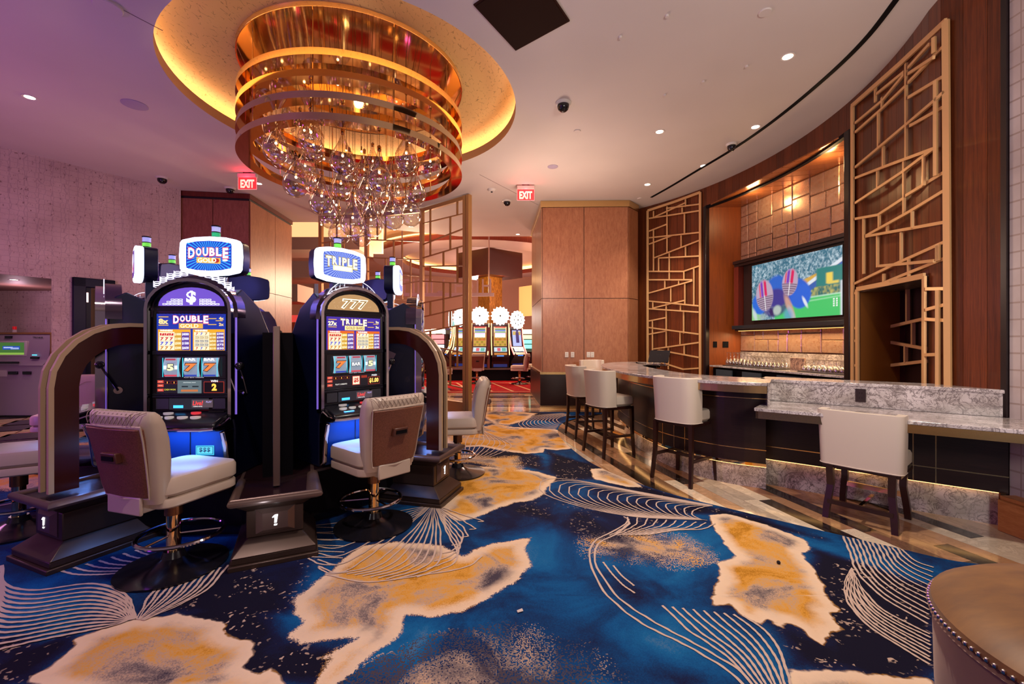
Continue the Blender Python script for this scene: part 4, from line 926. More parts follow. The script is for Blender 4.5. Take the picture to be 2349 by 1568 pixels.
# ---------------------------------------------------------------- bar stools
def rrect(w, d, r, n=5):
    out = []
    for cx_, cy_, a0 in ((w/2-r, d/2-r, 0), (-w/2+r, d/2-r, 90), (-w/2+r, -d/2+r, 180), (w/2-r, -d/2+r, 270)):
        for i in range(n + 1): a = R_(a0 + 90 * i / n); out.append((cx_ + r * math.cos(a), cy_ + r * math.sin(a)))
    return out
def cushion(mb, w, d, r, z0, z1, rb=.02, c=(0, 0), tap=1.0):
    """pillow-edged block"""
    rings = [(1 - rb * 2 / w, z0), (1, z0 + rb), (tap, z1 - rb), (tap * (1 - rb * .6 / w), z1 - rb * .3), (tap * (1 - rb * 2.4 / w), z1)]
    P = rrect(w, d, r); n = len(P); V_ = []
    for k, z in rings: V_ += [(c[0] + x * k, c[1] + y * k, z) for x, y in P]
    f = [tuple(range(n - 1, -1, -1)), tuple((len(rings) - 1) * n + i for i in range(n))]
    for j in range(len(rings) - 1): f += [(j * n + i, j * n + (i + 1) % n, (j + 1) * n + (i + 1) % n, (j + 1) * n + i) for i in range(n)]
    return mb.add(V_, f)
def bar_stool(label, x, y, rz, hs=.76, hb=1.09, low=False, group=None):
    """local -y is the back of the stool; the sitter looks along +y"""
    st = thing('bar_stool', label, 'bar stool', (x, y, .006 if False else 0), rz, group)
    fz = hs - .13; w = .47 if not low else .53
    cushion(MB(), w - .03, .46, .06, fz, hs, .03, (0, .02)).build('seat', M_leatherw, st, smooth=True)
    # wrapped back shell
    prof = []; D0, D1 = -.25, (-.05 if not low else -.10); r = .11 if not low else .05
    path = [(-w/2, D1), (-w/2, D0 + r)] + [(-w/2 + r - r*math.cos(R_(a)), D0 + r - r*math.sin(R_(a))) for a in (22, 45, 68)] + [(-w/2 + r, D0), (0, D0 - .015), (w/2 - r, D0)] + [(w/2 - r + r*math.sin(R_(a)), D0 + r - r*math.cos(R_(a))) for a in (22, 45, 68)] + [(w/2, D0 + r), (w/2, D1)]
    mb = MB(); th_ = .055; n = len(path); pv = [Vector((*p, 0)) for p in path]; inn_ = []
    for i, p in enumerate(pv):
        t_ = (pv[min(i+1, n-1)] - pv[max(i-1, 0)]).normalized(); inn_.append(p + Vector((-t_.y, t_.x, 0)) * th_)
    lv = [(fz - .005, 1, 0), (fz + .03, 1.01, 0), (hs + .1, 1.03, -.005), (hb - .02, 1.05, -.02), (hb, 1.045, -.022)]
    V_ = []
    for z, k, dy in lv: V_ += [(p.x * k, p.y * k + dy, z) for p in pv] + [(p.x * k, p.y * k + dy, z) for p in inn_]
    f = []
    for j in range(len(lv) - 1):
        for i in range(n - 1):
            a = j * 2 * n + i; b = a + 1; c = a + 2 * n; d = c + 1; f += [(a, b, d, c), (a + n, c + n, d + n, b + n)]
        a = j * 2 * n; f += [(a, a + 2*n, a + 3*n, a + n), (a + n - 1, a + 2*n - 1, a + 4*n - 1, a + 3*n - 1)]
    t0 = (len(lv) - 1) * 2 * n
    for i in range(n - 1): f += [(t0 + i, t0 + i + 1, t0 + n + i + 1, t0 + n + i), (i, n + i, n + i + 1, i + 1)]
    mb.add(V_, f).build('backrest', M_leatherw, st, smooth=True, bevel=.008)
    pl = [(p.x * 1.012, p.y * 1.012, fz + .002) for p in pv]; MB().tube(pl, .004, 6).build('piping', M_leatherw, st, smooth=True)
    MB().box(-w/2 + .015, w/2 - .015, -.22, .23, fz - .035, fz).build('seat_frame', M_legs, st, bevel=.004)
    for sx in (-1, 1):
        for sy in (-1, 1):
            P = [(sx*.205, sy*.205, fz - .01), (sx*.21, sy*.21 , fz*.5), (sx*.225, sy*.225 + (-.02 if sy < 0 else 0), 0.0)]
            if low: P = [(sx*.20, sy*.205, fz - .01), (sx*.195, sy*.20, fz*.6), (sx*.215, sy*.225, fz*.2), (sx*.22, sy*.235, 0)]
            mb = MB(); 
            for a, b, wa, wb in ((P[0], P[1], .042, .036), (P[1], P[2], .036, .030)) if not low else ((P[0], P[1], .05, .045), (P[1], P[2], .045, .045), (P[2], P[3], .045, .042)):
                mb.frus((b[0]-wb/2, b[0]+wb/2, b[1]-wb/2, b[1]+wb/2), b[2], (a[0]-wa/2, a[0]+wa/2, a[1]-wa/2, a[1]+wa/2), a[2])
            mb.build('leg', M_legs, st)
    h1 = .20 if not low else .12
    if low:
        MB().box(-.21, .21, -.245, -.215, h1, h1 + .035).build('stretcher', M_legs, st); MB().box(-.21, .21, .19, .21, h1 + .06, h1 + .10).build('footrest', M_brass, st); MB().box(-.012, .012, -.22, .2, h1 + .01, h1 + .03).build('stretcher', M_bronze, st)
    else:
        for s_ in (-1, 1): MB().box(s_*.215 - .011, s_*.215 + .011, -.21, .21, h1 + .04, h1 + .07).build('stretcher', M_legs, st)
        MB().box(-.21, .21, -.012, .012, h1 + .04, h1 + .07).build('stretcher', M_legs, st); MB().box(-.21, .21, .205, .225, h1, h1 + .03).build('footrest', M_brass, st)
    return st
bar_stool('low ivory leather stool tucked at the accessible counter, seen from behind', 2.93, 3.60, -R_(51), .58, .895, True)
bar_stool('ivory leather bar stool beside the marble gable, nearest of the tall ones', 1.83, 4.63, -R_(54))
bar_stool('ivory leather bar stool midway along the curved bar, second tall one', 1.27, 5.72, -R_(66))
bar_stool('ivory leather bar stool behind the middle one, its back overlapping it', 1.14, 6.78, -R_(78))
bar_stool('farthest ivory bar stool at the rounded bar end near the maple column', 1.62, 8.62, R_(190))

# ---------------------------------------------------------------- slot chairs
def slot_chair(label, x, y, rz, group=None):
    ch = thing('slot_chair', label, 'casino chair', (x, y, .006), rz, group)
    MB().lathe([(0, 0), (.30, 0), (.30, .012), (.26, .022), (.12, .045), (.07, .07), (.055, .11), (0, .11)], 36).build('base_disc', M_black, ch, smooth=True)
    MB().cyl((0, 0, .10), .040, .26, 20).build('column', M_bronze, ch, smooth=True)
    MB().cyl((0, 0, .34), .050, .14, 20).build('column_sleeve', mat('brown_bronze', '#8a5d3f', .25, .8), ch, smooth=True)
    ring = [(.235 * math.cos(2*math.pi*i/32), .05 + .235 * math.sin(2*math.pi*i/32), .195) for i in range(32)]
    MB().tube(ring, .013, 8, True).build('foot_ring', M_chrome, ch, smooth=True)
    mb = MB()
    for a in (35, 145, 270): mb.tube([(0, 0, .21), (.23*math.cos(R_(a)), .05 + .23*math.sin(R_(a)), .197)], .007, 6)
    mb.build('ring_spoke', M_chrome, ch, smooth=True)
    cushion(MB(), .475, .505, .08, .46, .52, .010, (0, .03)).build('seat_pan', M_leather, ch, smooth=True)
    cushion(MB(), .48, .51, .08, .515, .645, .03, (0, .03)).build('seat_cushion', M_leather, ch, smooth=True)
    # back: a shaped slab leaning back, wider and thicker at the top
    lv = [(.50, .41, -.225, .045), (.60, .45, -.23, .065), (.75, .475, -.24, .075), (.88, .50, -.26, .076), (.975, .515, -.285, .068), (1.025, .508, -.30, .05), (1.045, .49, -.305, .025)]
    V_ = []; P0 = rrect(1, 1, .30, 5); n = len(P0)
    for z, w, yc, th_ in lv: V_ += [(px_*w, yc + py_*th_*2 + .06*(abs(px_)*2)**2*.35, z) for px_, py_ in P0]
    f = [tuple(range(n-1, -1, -1)), tuple((len(lv)-1)*n + i for i in range(n))]
    for j in range(len(lv) - 1): f += [(j*n+i, j*n+(i+1)%n, (j+1)*n+(i+1)%n, (j+1)*n+i) for i in range(n)]
    MB().add(V_, f).build('backrest', M_leather, ch, smooth=True)
    # brown rear panel
    yo = .006; mb = MB(); lv2 = [(.545, .35, -.29), (.60, .38, -.302), (.75, .405, -.328), (.88, .43, -.350), (.955, .44, -.368)]
    for k, dy in ((0, -.006), (1, .03)): pass
    V_ = []
    for z, w, yy_ in lv2: V_ += [(-w/2, yy_ + .028, z), (-w/2 + .02, yy_ + .012, z), (0, yy_ + .0, z), (w/2 - .02, yy_ + .012, z), (w/2, yy_ + .028, z), (w/2, yy_ + .06, z), (-w/2, yy_ + .06, z)]
    f = [tuple(range(6, -1, -1)), tuple(28 + i for i in range(7))]
    for j in range(4): f += [(j*7+i, j*7+(i+1)%7, (j+1)*7+(i+1)%7, (j+1)*7+i) for i in range(7)]
    bp = mb.add(V_, f).build('rear_panel', M_tan, ch, smooth=True, bevel=.006)
    MB().frus((-.065, .065, -.358, -.32), .755, (-.06, .06, -.366, -.33), .815).build('pull_handle', mat('handle_brown', '#5b3327', .35), bp, bevel=.006)
    MB().box(-.045, .045, -.368, -.35, .772, .797).build('handle_recess', M_blackm, bp)
    # piping around the rear panel
    pts_ = [(-.222, -.338, .962), (-.217, -.320, .88), (-.205, -.297, .75), (-.192, -.274, .60), (-.178, -.262, .54), (0, -.292, .535), (.178, -.262, .54), (.192, -.274, .60), (.205, -.297, .75), (.217, -.320, .88), (.222, -.338, .962), (0, -.364, .966)]
    MB().tube(pts_, .005, 6, True, up=(0, 1, 0)).build('piping', M_leather, ch, smooth=True)
    # diamond stitching over the top roll and the inner back
    mb = MB()
    for i in range(-6, 7):
        for s_ in (-1, 1):
            x0 = i * .036; mb.tube([(x0, -.355, .978), (x0 + s_*.018, -.352, 1.01), (x0 + s_*.034, -.336, 1.036), (x0 + s_*.05, -.31, 1.046)], .002, 4) if abs(x0) < .19 else None
    for i in range(5):
        for s_ in (-1, 1): mb.tube([(s_*.01, -.166 - i*.006, .70 + i*.05), (s_*.10, -.172 - i*.007, .76 + i*.05), (s_*.18, -.188 - i*.006, .82 + i*.035)], .0022, 4)
    mb.build('stitching', mat('stitch', '#8a7466', .5), ch)
    MB().box(-.12, .12, -.27, -.10, .445, .53).box(-.14, .14, -.285, -.265, .44, .55).build('tray_box', M_leather, ch, bevel=.01)
    return ch
slot_chair('quilted leather slot chair turned at the machine with the blue topper', -2.18, 2.81, -R_(17))
slot_chair('quilted leather slot chair turned at the machine with the white topper', -1.09, 3.44, R_(50))
slot_chair('slot chair cut by the picture edge, its seat behind the timber arch', -3.80, 3.36, -R_(58))
slot_chair('slot chair seen side-on beyond the arch near the open passage', -.60, 4.82, R_(97))
slot_chair('slot chair with quilted back standing before the ticket kiosk', -5.15, 5.05, -R_(150))

# ---------------------------------------------------------------- slot carousel
CC = (-2.38, 4.55)
car = thing('slot_carousel_base', 'dark carousel base with bronze pedestals, rails and arched dividers', 'base', (CC[0], CC[1], 0))
angs_m = [2, 50, 99, 151, -146, -97, -47]; angs_d = [26, 74, -22.5, -72]
poly = [(1.50*math.sin(R_(a)), -1.50*math.cos(R_(a))) for a in np.arange(-180, 180, 51.43/2)]
MB().ext([(1.40*math.sin(R_(a)), -1.40*math.cos(R_(a))) for a in (26, 74, 125, 178, 230, 282, 337.5)], .0, .10).build('kick_plinth', M_black, car)
MB().ext([(1.46*math.sin(R_(a)), -1.46*math.cos(R_(a))) for a in (26, 74, 125, 178, 230, 282, 337.5)], .10, .43).build('drum_body', M_blackm, car)
MB().ext([(1.50*math.sin(R_(a)), -1.50*math.cos(R_(a))) for a in (26, 74, 125, 178, 230, 282, 337.5)], .43, .45).build('drum_top', mat('base_top', '#241216', .25), car)
M_drk = mat('divider_wood', '#3e120b', .22); M_glow = mat('plate_lit', (1, 1, 1), .5, emit=(.85, .92, 1), es=5)
for a in angs_d:
    pd = MB().frus((-.26, .26, -.62, .30), .0, (-.26, .26, -.62, .30), .035).frus((-.245, .245, -.60, .30), .035, (-.245, .245, -.60, .30), .075).frus((-.25, .25, -.605, .3), .075, (-.16, .16, -.50, .3), .16).box(-.17, .17, -.51, .3, .16, .34).frus((-.17, .17, -.51, .3), .34, (-.23, .23, -.59, .3), .40)
    for o_ in ():
        pass
    h = pd.build('pedestal', M_ped, car, loc=(1.29*math.sin(R_(a)), -1.29*math.cos(R_(a)), 0), rz=R_(a), bevel=.006)
    # U rail
    MB().sect([(-.235, .25, .425), (-.235, -.595, .425), (.235, -.595, .425), (.235, .25, .425)], [(.03*math.cos(R_(q)), .027*math.sin(R_(q))) for q in range(0, 360, 36)]).build('rail', M_rail, h, smooth=True)
    MB().box(-.22, .22, -.58, .25, .40, .43).build('rail_deck', mat('base_top', '#241216', .25), h)
    MB().frus((-.12, .12, -.512, -.50), .175, (-.12, .12, -.512, -.50), .345).build('plate_back', M_ped, h)
    mb = MB(); o1, i1 = (-.115, .115, .18, .34), (-.075, .075, .205, .315)
    V_ = [(o1[0], -.513, o1[2]), (o1[1], -.513, o1[2]), (o1[1], -.513, o1[3]), (o1[0], -.513, o1[3]), (i1[0], -.535, i1[2]), (i1[1], -.535, i1[2]), (i1[1], -.535, i1[3]), (i1[0], -.535, i1[3])]
    mb.add(V_, [(0, 1, 5, 4), (1, 2, 6, 5), (2, 3, 7, 6), (3, 0, 4, 7), (4, 5, 6, 7)]).build('name_plate', M_rail, h)
    mb = MB(); y_ = -.537
    mb.add([(-.006, y_, .246), (.008, y_, .246), (.016, y_, .30), (-.002, y_, .30), (-.016, y_, .288), (-.018, y_, .281), (-.004, y_, .284)], [(0, 1, 2, 3, 4, 5, 6)])
    mb.add([(x_ * .009 + .001, y_, .233 + z_ * .005) for x_, z_ in ((-1, -1), (1, -1), (1.2, 1), (-.8, 1))], [(0, 1, 2, 3)]).build('lit_mark', M_glow, h)
lamp('POINT', 'plate_light', (-1.57 , 2.72, .34), .5, (.8, .9, 1), .02)
def arch_div(a, r0, r1, arch=True):
    """divider standing on a pedestal; local x = outward"""
    e = R_(a) - R_(90); loc = (0, 0, 0)
    def pth(inset, rc):
        X1, Z1 = r1 - inset, 1.565 - inset; o = [(X1, .455), (X1, Z1 - rc)]
        o += [(X1 - rc + rc*math.cos(R_(q)), Z1 - rc + rc*math.sin(R_(q))) for q in range(15, 90, 15)] + [(X1 - rc, Z1), (r0, Z1)]
        return o
    O, I = pth(0, .42), pth(.13, .29); n = len(O)
    g_ = bpy.data.objects.new('arch_divider', None); COL.objects.link(g_); g_.parent = car; g_.rotation_euler = (0, 0, e)
    for s_ in (-1, 1):
        mb = MB(); y0, y1 = s_*.062, s_*.038; 
        V_ = [(x, y0, z) for x, z in O] + [(x, y0, z) for x, z in I] + [(x, y1, z) for x, z in O] + [(x, y1, z) for x, z in I]
        f = []
        for i in range(n - 1): f += [(i, i+1, n+i+1, n+i), (2*n+i, 3*n+i, 3*n+i+1, 2*n+i+1), (i, 2*n+i, 2*n+i+1, i+1), (n+i, n+i+1, 3*n+i+1, 3*n+i)]
        f += [(0, n, 3*n, 2*n), (n-1, 3*n-1, 4*n-1, 2*n-1)]
        mb.add(V_, f).build('arch_frame', M_drk, g_)
        c = MB(); Oe = pth(-.012, .432); P = [(x, s_*.052, z) for x, z in Oe]; c.sect(P, [(-.014, -.014), (.014, -.014), (.014, .014), (-.014, .014)], up=(0, 1, 0)).build('cream_edging', M_cream, g_)
    mb = MB(); mb.band([(x, -.038, z) for x, z in pth(.015, .41)], [(x, .038, z) for x, z in pth(.015, .41)]); mb.build('arch_core', M_blackm, g_)
    MB().add([(x, 0, z) for x, z in I] + [(r0, 0, .455)], [tuple(range(n + 1))]).build('glass_pane', M_pane, g_)
arch_div(74, 1.02, 1.80); arch_div(-22.5, 1.02, 1.80)
e = R_(26 - 90); MB().box(.9, 1.63, -.012, .012, .46, 1.54).build('divider_panel', M_blackm, car, rz=e); MB().box(1.63, 1.665, -.022, .022, .44, 1.56).build('divider_post', M_rail, car, rz=e, bevel=.004)
MB().box(.62, 1.44, -.10, .10, .45, 1.52).build('spine_panel', M_blackm, car, rz=e)

# ---------------------------------------------------------------- slot machines
def arch_path(w, z0, zs, zt, n=14):
    """upright sides then a flattened elliptical arch, XZ"""
    return [(-w, z0), (-w, zs)] + [(-w*math.cos(math.pi*i/n), zs + (zt - zs)*math.sin(math.pi*i/n)) for i in range(1, n)] + [(w, zs), (w, z0)]
TOPP = [(-.225, -.10), (-.21, -.125), (-.12, -.145), (0, -.152), (.12, -.145), (.21, -.125), (.225, -.10), (.232, 0), (.225, .10), (.21, .125), (.12, .145), (0, .152), (-.12, .145), (-.21, .125), (-.225, .10), (-.232, 0)]
def topper(m, kind, front_only=False):
    tp = bpy.data.objects.new('topper', None); COL.objects.link(tp); tp.parent = m; tp.location = (0, .25, 1.665)
    MB().ext([(x*.99, z*.99) for x, z in TOPP], -.02, .075, 'y').build('topper_case', mat('topper_navy', '#0c1030', .35), tp, bevel=.008)
    MB().ext([(x, z) for x, z in TOPP], -.075, -.018, 'y', True).build('light_band', mat('topper_glow', (1, 1, 1), .4, emit=(.66, .76, 1), es=2.4), tp, bevel=.01)
    ar = Art(); y = -.078; pal = {'double': ('#1238b8', '#2f9be8', '#0f2c9a'), 'triple': ('#5468c8', '#8fa4ee', '#4a58b8'), 'blaze': ('#3a1268', '#5a2a98', '#2a1050')}[kind]
    sh = [(x*.80, z*.76) for x, z in TOPP]; sh = [(max(-.172, min(.172, x)), z) for x, z in sh]
    ar.c(pal[0], 1.0).add([(x, y, z) for x, z in sh], [tuple(range(len(sh)))])
    n = 44; mb = ar.c(pal[1], 1.1)
    for i in range(n):
        a0, a1 = 2*math.pi*i/n, 2*math.pi*(i + .4)/n
        def hit(a):
            c, s_ = math.cos(a), math.sin(a); k = min(.165/max(1e-6, abs(c)), (.112 - .012*abs(c))/max(1e-6, abs(s_))); return (k*c, y - .001, k*s_)
        r = .03; mb.add([(r*math.cos(a0), y - .001, r*math.sin(a0)), (r*math.cos(a1), y - .001, r*math.sin(a1)), hit(a1), hit(a0)], [(0, 1, 2, 3)])
    if kind == 'double':
        big_word(ar, 'DOUBLE', 0, .028, .315, .070, y, '#c8305a', '#f4ecf4'); ar.c('#e8a94a', 1.2).add([(-.09, y-.004, -.055), (.09, y-.004, -.062), (.09, y-.004, -.018), (-.09, y-.004, -.011)], [(0,1,2,3)])
        put_text(ar.c('#fff2d8', 1.4), 'GOLD', -.01, -.036, .14, .034, y - .006); ar.c('#b03020').add([(.06+.022*math.cos(a), y-.005, -.038+.018*math.sin(a)) for a in np.linspace(0, 6.28, 12, endpoint=False)], [tuple(range(12))])
        ar.c('#ffffff', 1.3).add([(.125+.02*math.cos(a), y-.005, -.035+.009*math.sin(a)) for a in np.linspace(0, 6.28, 12, endpoint=False)], [tuple(range(12))])
    elif kind == 'triple':
        big_word(ar, 'TRIPLE', 0, .03, .315, .075, y, '#9a8448', '#f0e4c8'); quad(ar.c('#f0dc9a', 1.5), -.09, .09, -.05, -.008, y - .004); quad(ar.c('#fff8e4', 1.7), -.078, .078, -.044, -.014, y - .005)
    else:
        for x, z, rx_, rz_, c in ((.0, .03, .08, .06, '#f0e8ff'), (.03, -.03, .06, .04, '#c01848'), (-.04, -.04, .05, .03, '#f4e6f4')): ar.c(c, 1.2).add([(x+rx_*math.cos(a), y-.003-rx_*.01, z+rz_*math.sin(a)) for a in np.linspace(0, 6.28, 14, endpoint=False)], [tuple(range(14))])
    ar.build('topper_art', tp)
    MB().box(-.05, .05, .0, .06, -.30, -.13).build('topper_neck', M_navy, tp)
    bl = MB().cyl((0, .01, .145), .034, .018, 16).build('beacon_base', M_black, tp, smooth=True)
    MB().cyl((0, .01, .160), .030, .036, 16).build('beacon_green', mat('beacon_green' + kind, '#2fae6a' if kind == 'double' else '#7ddf5a', .3, emit='#1f8f5f' if kind == 'double' else '#6fdc3a', es=.7), bl, smooth=True)
    MB().cyl((0, .01, .196), .032, .007, 16).cyl((0, .01, .242), .034, .010, 16).build('beacon_ring', M_black, bl, smooth=True)
    MB().cyl((0, .01, .203), .030, .039, 16).build('beacon_white', mat('beacon_white', '#cfd0ee', .3, emit='#9fa6e8', es=.5), bl, smooth=True)
    return tp
def big_word(ar, s_, x, z, w, h, y, edge_, fill):
    n = len(s_); cw = w / (n + .25); X = x - w/2
    for i, ch in enumerate(s_):
        big = i in (0, n - 1); k = 1.25 if big else 1.0; cwi = cw*(1.15 if i == 0 else 1.0)
        hh = h * (1.25 if big else 1.0); zz = z - (h*.12 if big else 0)
        cwf = cwi; cwi = cwi*(.36 if ch == 'I' else 1); X += (cwf - cwi)/2*.6
        put_text(ar.c(edge_, 1), ch, X + cwi/2, zz, cwi*.98, hh*1.08, y - .003, .07); put_text(ar.c(fill, 1.25), ch, X + cwi/2 + .0008, zz + .0008, cwi*.82, hh*.92, y - .005, .04); X += cwi + (cwf - cwi)/2*.6
def slot_machine(label, ang, kind, detail=2, ex=0):
    a = R_(ang); rr_ = 1.36 + ex; m = thing('slot_machine', label, 'slot machine', (CC[0] + rr_*math.sin(a), CC[1] - rr_*math.cos(a), .45), a, None)
    side = [(.03, .001), (.03, .36), (.0, .46), (.012, 1.24), (.05, 1.36), (.12, 1.40), (.36, 1.28), (.56, 1.02), (.60, 1.0), (.60, .001)]
    MB().ext(side, -.285, .285, 'x').build('cabinet', M_navy, m, bevel=.01)
    # chrome arch bezel
    P = [(x, -.012, z) for x, z in arch_path(.297, .44, 1.235, 1.45)]
    MB().sect(P, [(-.009, -.022), (.006, -.026), (.014, -.005), (.014, .05), (-.009, .05)], up=(0, -1, 0)).build('chrome_surround', M_chrome, m, smooth=True)
    MB().sect([(x, .045, z) for x, z in arch_path(.292, 1.18, 1.225, 1.455)], [(-.03, -.05), (.02, -.05), (.02, .05), (-.03, .05)], up=(0, -1, 0)).build('top_hood', mat('dark_chrome', (.16, .12, .17), .14, .9), m, smooth=True)
    # vertical neon tubes inside the bezel
    for s_ in (-1, 1): MB().box(s_*.309 - .003, s_*.309 + .003, -.004, .004, .47, 1.22).build('side_neon', mat('violet_neon', (.4, .3, 1), .4, emit=(.28, .16, 1), es=.45), m)
    # black front face
    fp = arch_path(.275, .44, 1.235, 1.43); MB().ext(fp, -.018, .03, 'y').build('front_face', mat('face_black', '#0d0c14', .2), m)
    for z0, z1 in ((.908, .935), (.615, .625), (.595, .612)): MB().box(-.27, .27, -.030, -.017, z0, z1).build('face_rail', mat('gunmetal', '#2a2b36', .3, .5), m, bevel=.003)
    MB().box(-.272, .272, -.028, -.015, 1.225, 1.245).build('face_rail', M_black, m)
    ar = Art(); y = -.020
    W_ = '#e8e2ee'
    dbl = kind == 'double'; cols = {'double': ('#7a5ad8', '#241c78', '#1a3fc0', '#e8a020', '#e8c878'), 'triple': ('#c89a68', '#5a3ab0', '#4a30b8', '#d86020', '#e8b050'), 'blaze': ('#7a5ad8', '#3a1c78', '#5030c0', '#c84020', '#e8a050')}[kind]
    # arch glass
    ap = [(x, y, z) for x, z in [( -.235*math.cos(math.pi*i/16), 1.262 + .135*math.sin(math.pi*i/16)) for i in range(17)]]
    ar.c(cols[0], .75).add(ap, [tuple(range(17))])
    if dbl:
        for i in range(14):
            x = -.19 + i*.029
            if abs(x) < .045: continue
            hh = .02 + .055*(1 - abs(abs(x) - .10)/.10)*.8
            for k in range(max(1, int(hh/.016))):
                z0 = 1.268 + k*.016; quad(ar.c('#ffffff', 1.2), x - .013, x + .013, z0, z0 + .013, y - .002); quad(ar.c('#6a52c0', .8), x - .010, x + .010, z0 + .003, z0 + .0095, y - .003)
        put_text(ar.c('#ffffff', 1.6), '$', 0, 1.322, .07, .10, y - .003, .04)
    else:
        for i, x in enumerate((-.075, 0, .075)):
            put_text(ar.c('#fff0c8', 1.7), '7', x, 1.315, .085, .085, y - .003, .06, .25); put_text(ar.c('#a07848', .8), '7', x, 1.315, .066, .068, y - .004, .0, .25)
        for k in range(40): x, z = random.uniform(-.2, .2), random.uniform(1.27, 1.37); quad(ar.c('#e8c8a0', 1), x, x + .003, z, z + .003, y - .001) if (x/.22)**2 + ((z - 1.262)/.13)**2 < .9 else None
    # band reflections strip
    quad(ar.c('#1a1020', .4), -.25, .25, 1.213, 1.223, y - .001)
    # top glass
    quad(ar.c(cols[2], .62), -.245, .245, .938, 1.205, y - .001)
    for i in range(-9, 10): ar.c(cols[1], .8).add([(0, y-.0015, 1.12), (i*.027, y-.0015, 1.205), (i*.027 + .010, y-.0015, 1.205)], [(0, 1, 2)])
    if dbl:
        big_word(ar, 'DOUBLE', .0, 1.168, .26, .048, y, '#c8406a', '#f0eaf6'); quad(ar.c('#e0a040', 1.1), -.085, .085, 1.098, 1.135, y - .006); put_text(ar.c('#fff0c0', 1.2), 'GOLD', -.01, 1.117, .13, .028, y - .007)
        put_text(ar.c('#f0c880', 1.2), '8x', -.195, 1.150, .07, .04, y - .004, .05); put_text(ar.c('#f0c880', 1.1), '4x', .215, 1.172, .035, .022, y - .004, .04); put_text(ar.c('#f0c880', 1.1), '2x', .215, 1.128, .035, .022, y - .004, .04)
    else:
        big_word(ar, 'TRIPLE', .0, 1.168, .26, .048, y, '#8a6a38', '#f0e6cc'); quad(ar.c('#e8d090', 1.2), -.09, .09, 1.098, 1.135, y - .006); put_text(ar.c('#8a6030', 1.2), 'GOLD BARS', 0, 1.117, .16, .024, y - .007)
        put_text(ar.c('#f0e0b8', 1.2), '27x', -.195, 1.150, .075, .036, y - .004, .05); put_text(ar.c('#f0e0b8', 1.1), '9x', .215, 1.172, .035, .022, y - .004, .04); put_text(ar.c('#f0e0b8', 1.1), '3x', .215, 1.128, .035, .022, y - .004, .04)
    for x, z, w in ((-.195, 1.182, .07), (-.195, 1.122, .07), (.15, 1.17, .06), (.15, 1.127, .06), (.20, 1.155, .05)): quad(ar.c('#e0b048', 1), x - w/2, x + w/2, z - .003, z + .003, y - .004)
    pays = {0: [('10000', '40000'), ('1000', '3000'), ('500', '1500'), ('200', '600')], 1: [('100', '300'), ('100', '300'), ('50', '150'), ('25', '75'), ('10', '30')]}
    if not dbl: pays = {0: [('800', '3000'), ('125', '375'), ('100', '300'), ('50', '150')], 1: [('100', '300'), ('75', '225'), ('50', '150'), ('25', '75'), ('10', '30')]}
    for t_, (x0, x1) in enumerate(((-.235, -.005), (.012, .238))):
        quad(ar.c(cols[3], 1.0), x0, x1, .938, 1.092, y - .003); quad(ar.c('#f4e4c0', 1.0), x0 + .008, x0 + .118, .940, 1.072, y - .0035); quad(ar.c('#d8a020', .9), x0 + .118, x0 + .168, .940, 1.072, y - .0035); quad(ar.c('#4a2a98', .9), x0 + .168, x1 - .006, .940, 1.072, y - .0035)
        put_text(ar.c('#ffffff', 1), 'WINNERS', x0 + .06, 1.083, .09, .013, y - .004, .04)
        rws = pays[t_]; rh = .132 / len(rws)
        for r, (p1, p2) in enumerate(rws):
            zc = 1.072 - rh*(r + .5); quad(ar.c('#b89880', .7), x0 + .008, x1 - .006, zc - rh/2, zc - rh/2 + .0015, y - .004)
            sc = ['#d02020', '#c01c28', '#3848c8', '#c07818'][r] if t_ == 0 else ['#c03020', '#b8983a', '#60606a', '#60606a', '#2a2a40'][r]
            for k in range(3):
                x = x0 + .030 + k*.033
                if t_ == 0 and r == 0: quad(ar.c('#c02020', 1), x - .015, x + .015, zc - .009, zc + .009, y - .0045); put_text(ar.c('#ffd0a0', 1), '7', x, zc, .014, .016, y - .005, .03, .2)
                elif t_ == 0 or r in (0, 4): put_text(ar.c(sc if not (t_ == 1) else ['#c03020', '#3848c8', '#a06818'][k], 1), '7', x, zc, .022 if t_ == 0 else .014, rh*.72, y - .005, .05, .22)
                else: quad(ar.c(sc, .8), x - .014, x + .014, zc - rh*.3, zc + rh*.3, y - .0045); put_text(ar.c('#f0ead8', 1), 'BAR', x, zc, .024, rh*.36, y - .005, .03)
            put_text(ar.c('#fff2c8', 1), '$' + p1, x0 + .143, zc, .042, rh*.62, y - .005, .03); put_text(ar.c('#f0ecff', 1.1), '$' + p2, x0 + .196, zc, .048, rh*.66, y - .005, .03)
    # reel window
    quad(ar.c('#2a1a24', .12), -.245, .245, .735, .898, y - .001)
    put_text(ar.c('#c8b8c8', .8), 'PLAY MAX CREDITS', .02, .742, .14, .007, y - .003)
    # meter panel
    quad(ar.c('#2a2430', .35), -.245, .245, .628, .728, y - .001)
    for k, z in enumerate((.712, .684, .652)): quad(ar.c('#d84838', .9), -.238, -.195, z - .010, z + .010, y - .003); quad(ar.c('#f0c0a0', .8), -.230, -.203, z - .002, z + .002, y - .004)
    for x in (-.168, -.118, -.068) if not dbl else (-.168, -.12): quad(ar.c('#7a2018', .8), x - .021, x + .021, .695, .718, y - .003); quad(ar.c('#120808', .2), x - .018, x + .018, .698, .715, y - .0035); put_text(ar.c('#f0a040', 1.1), '1', x, .706, .006, .013, y - .004)
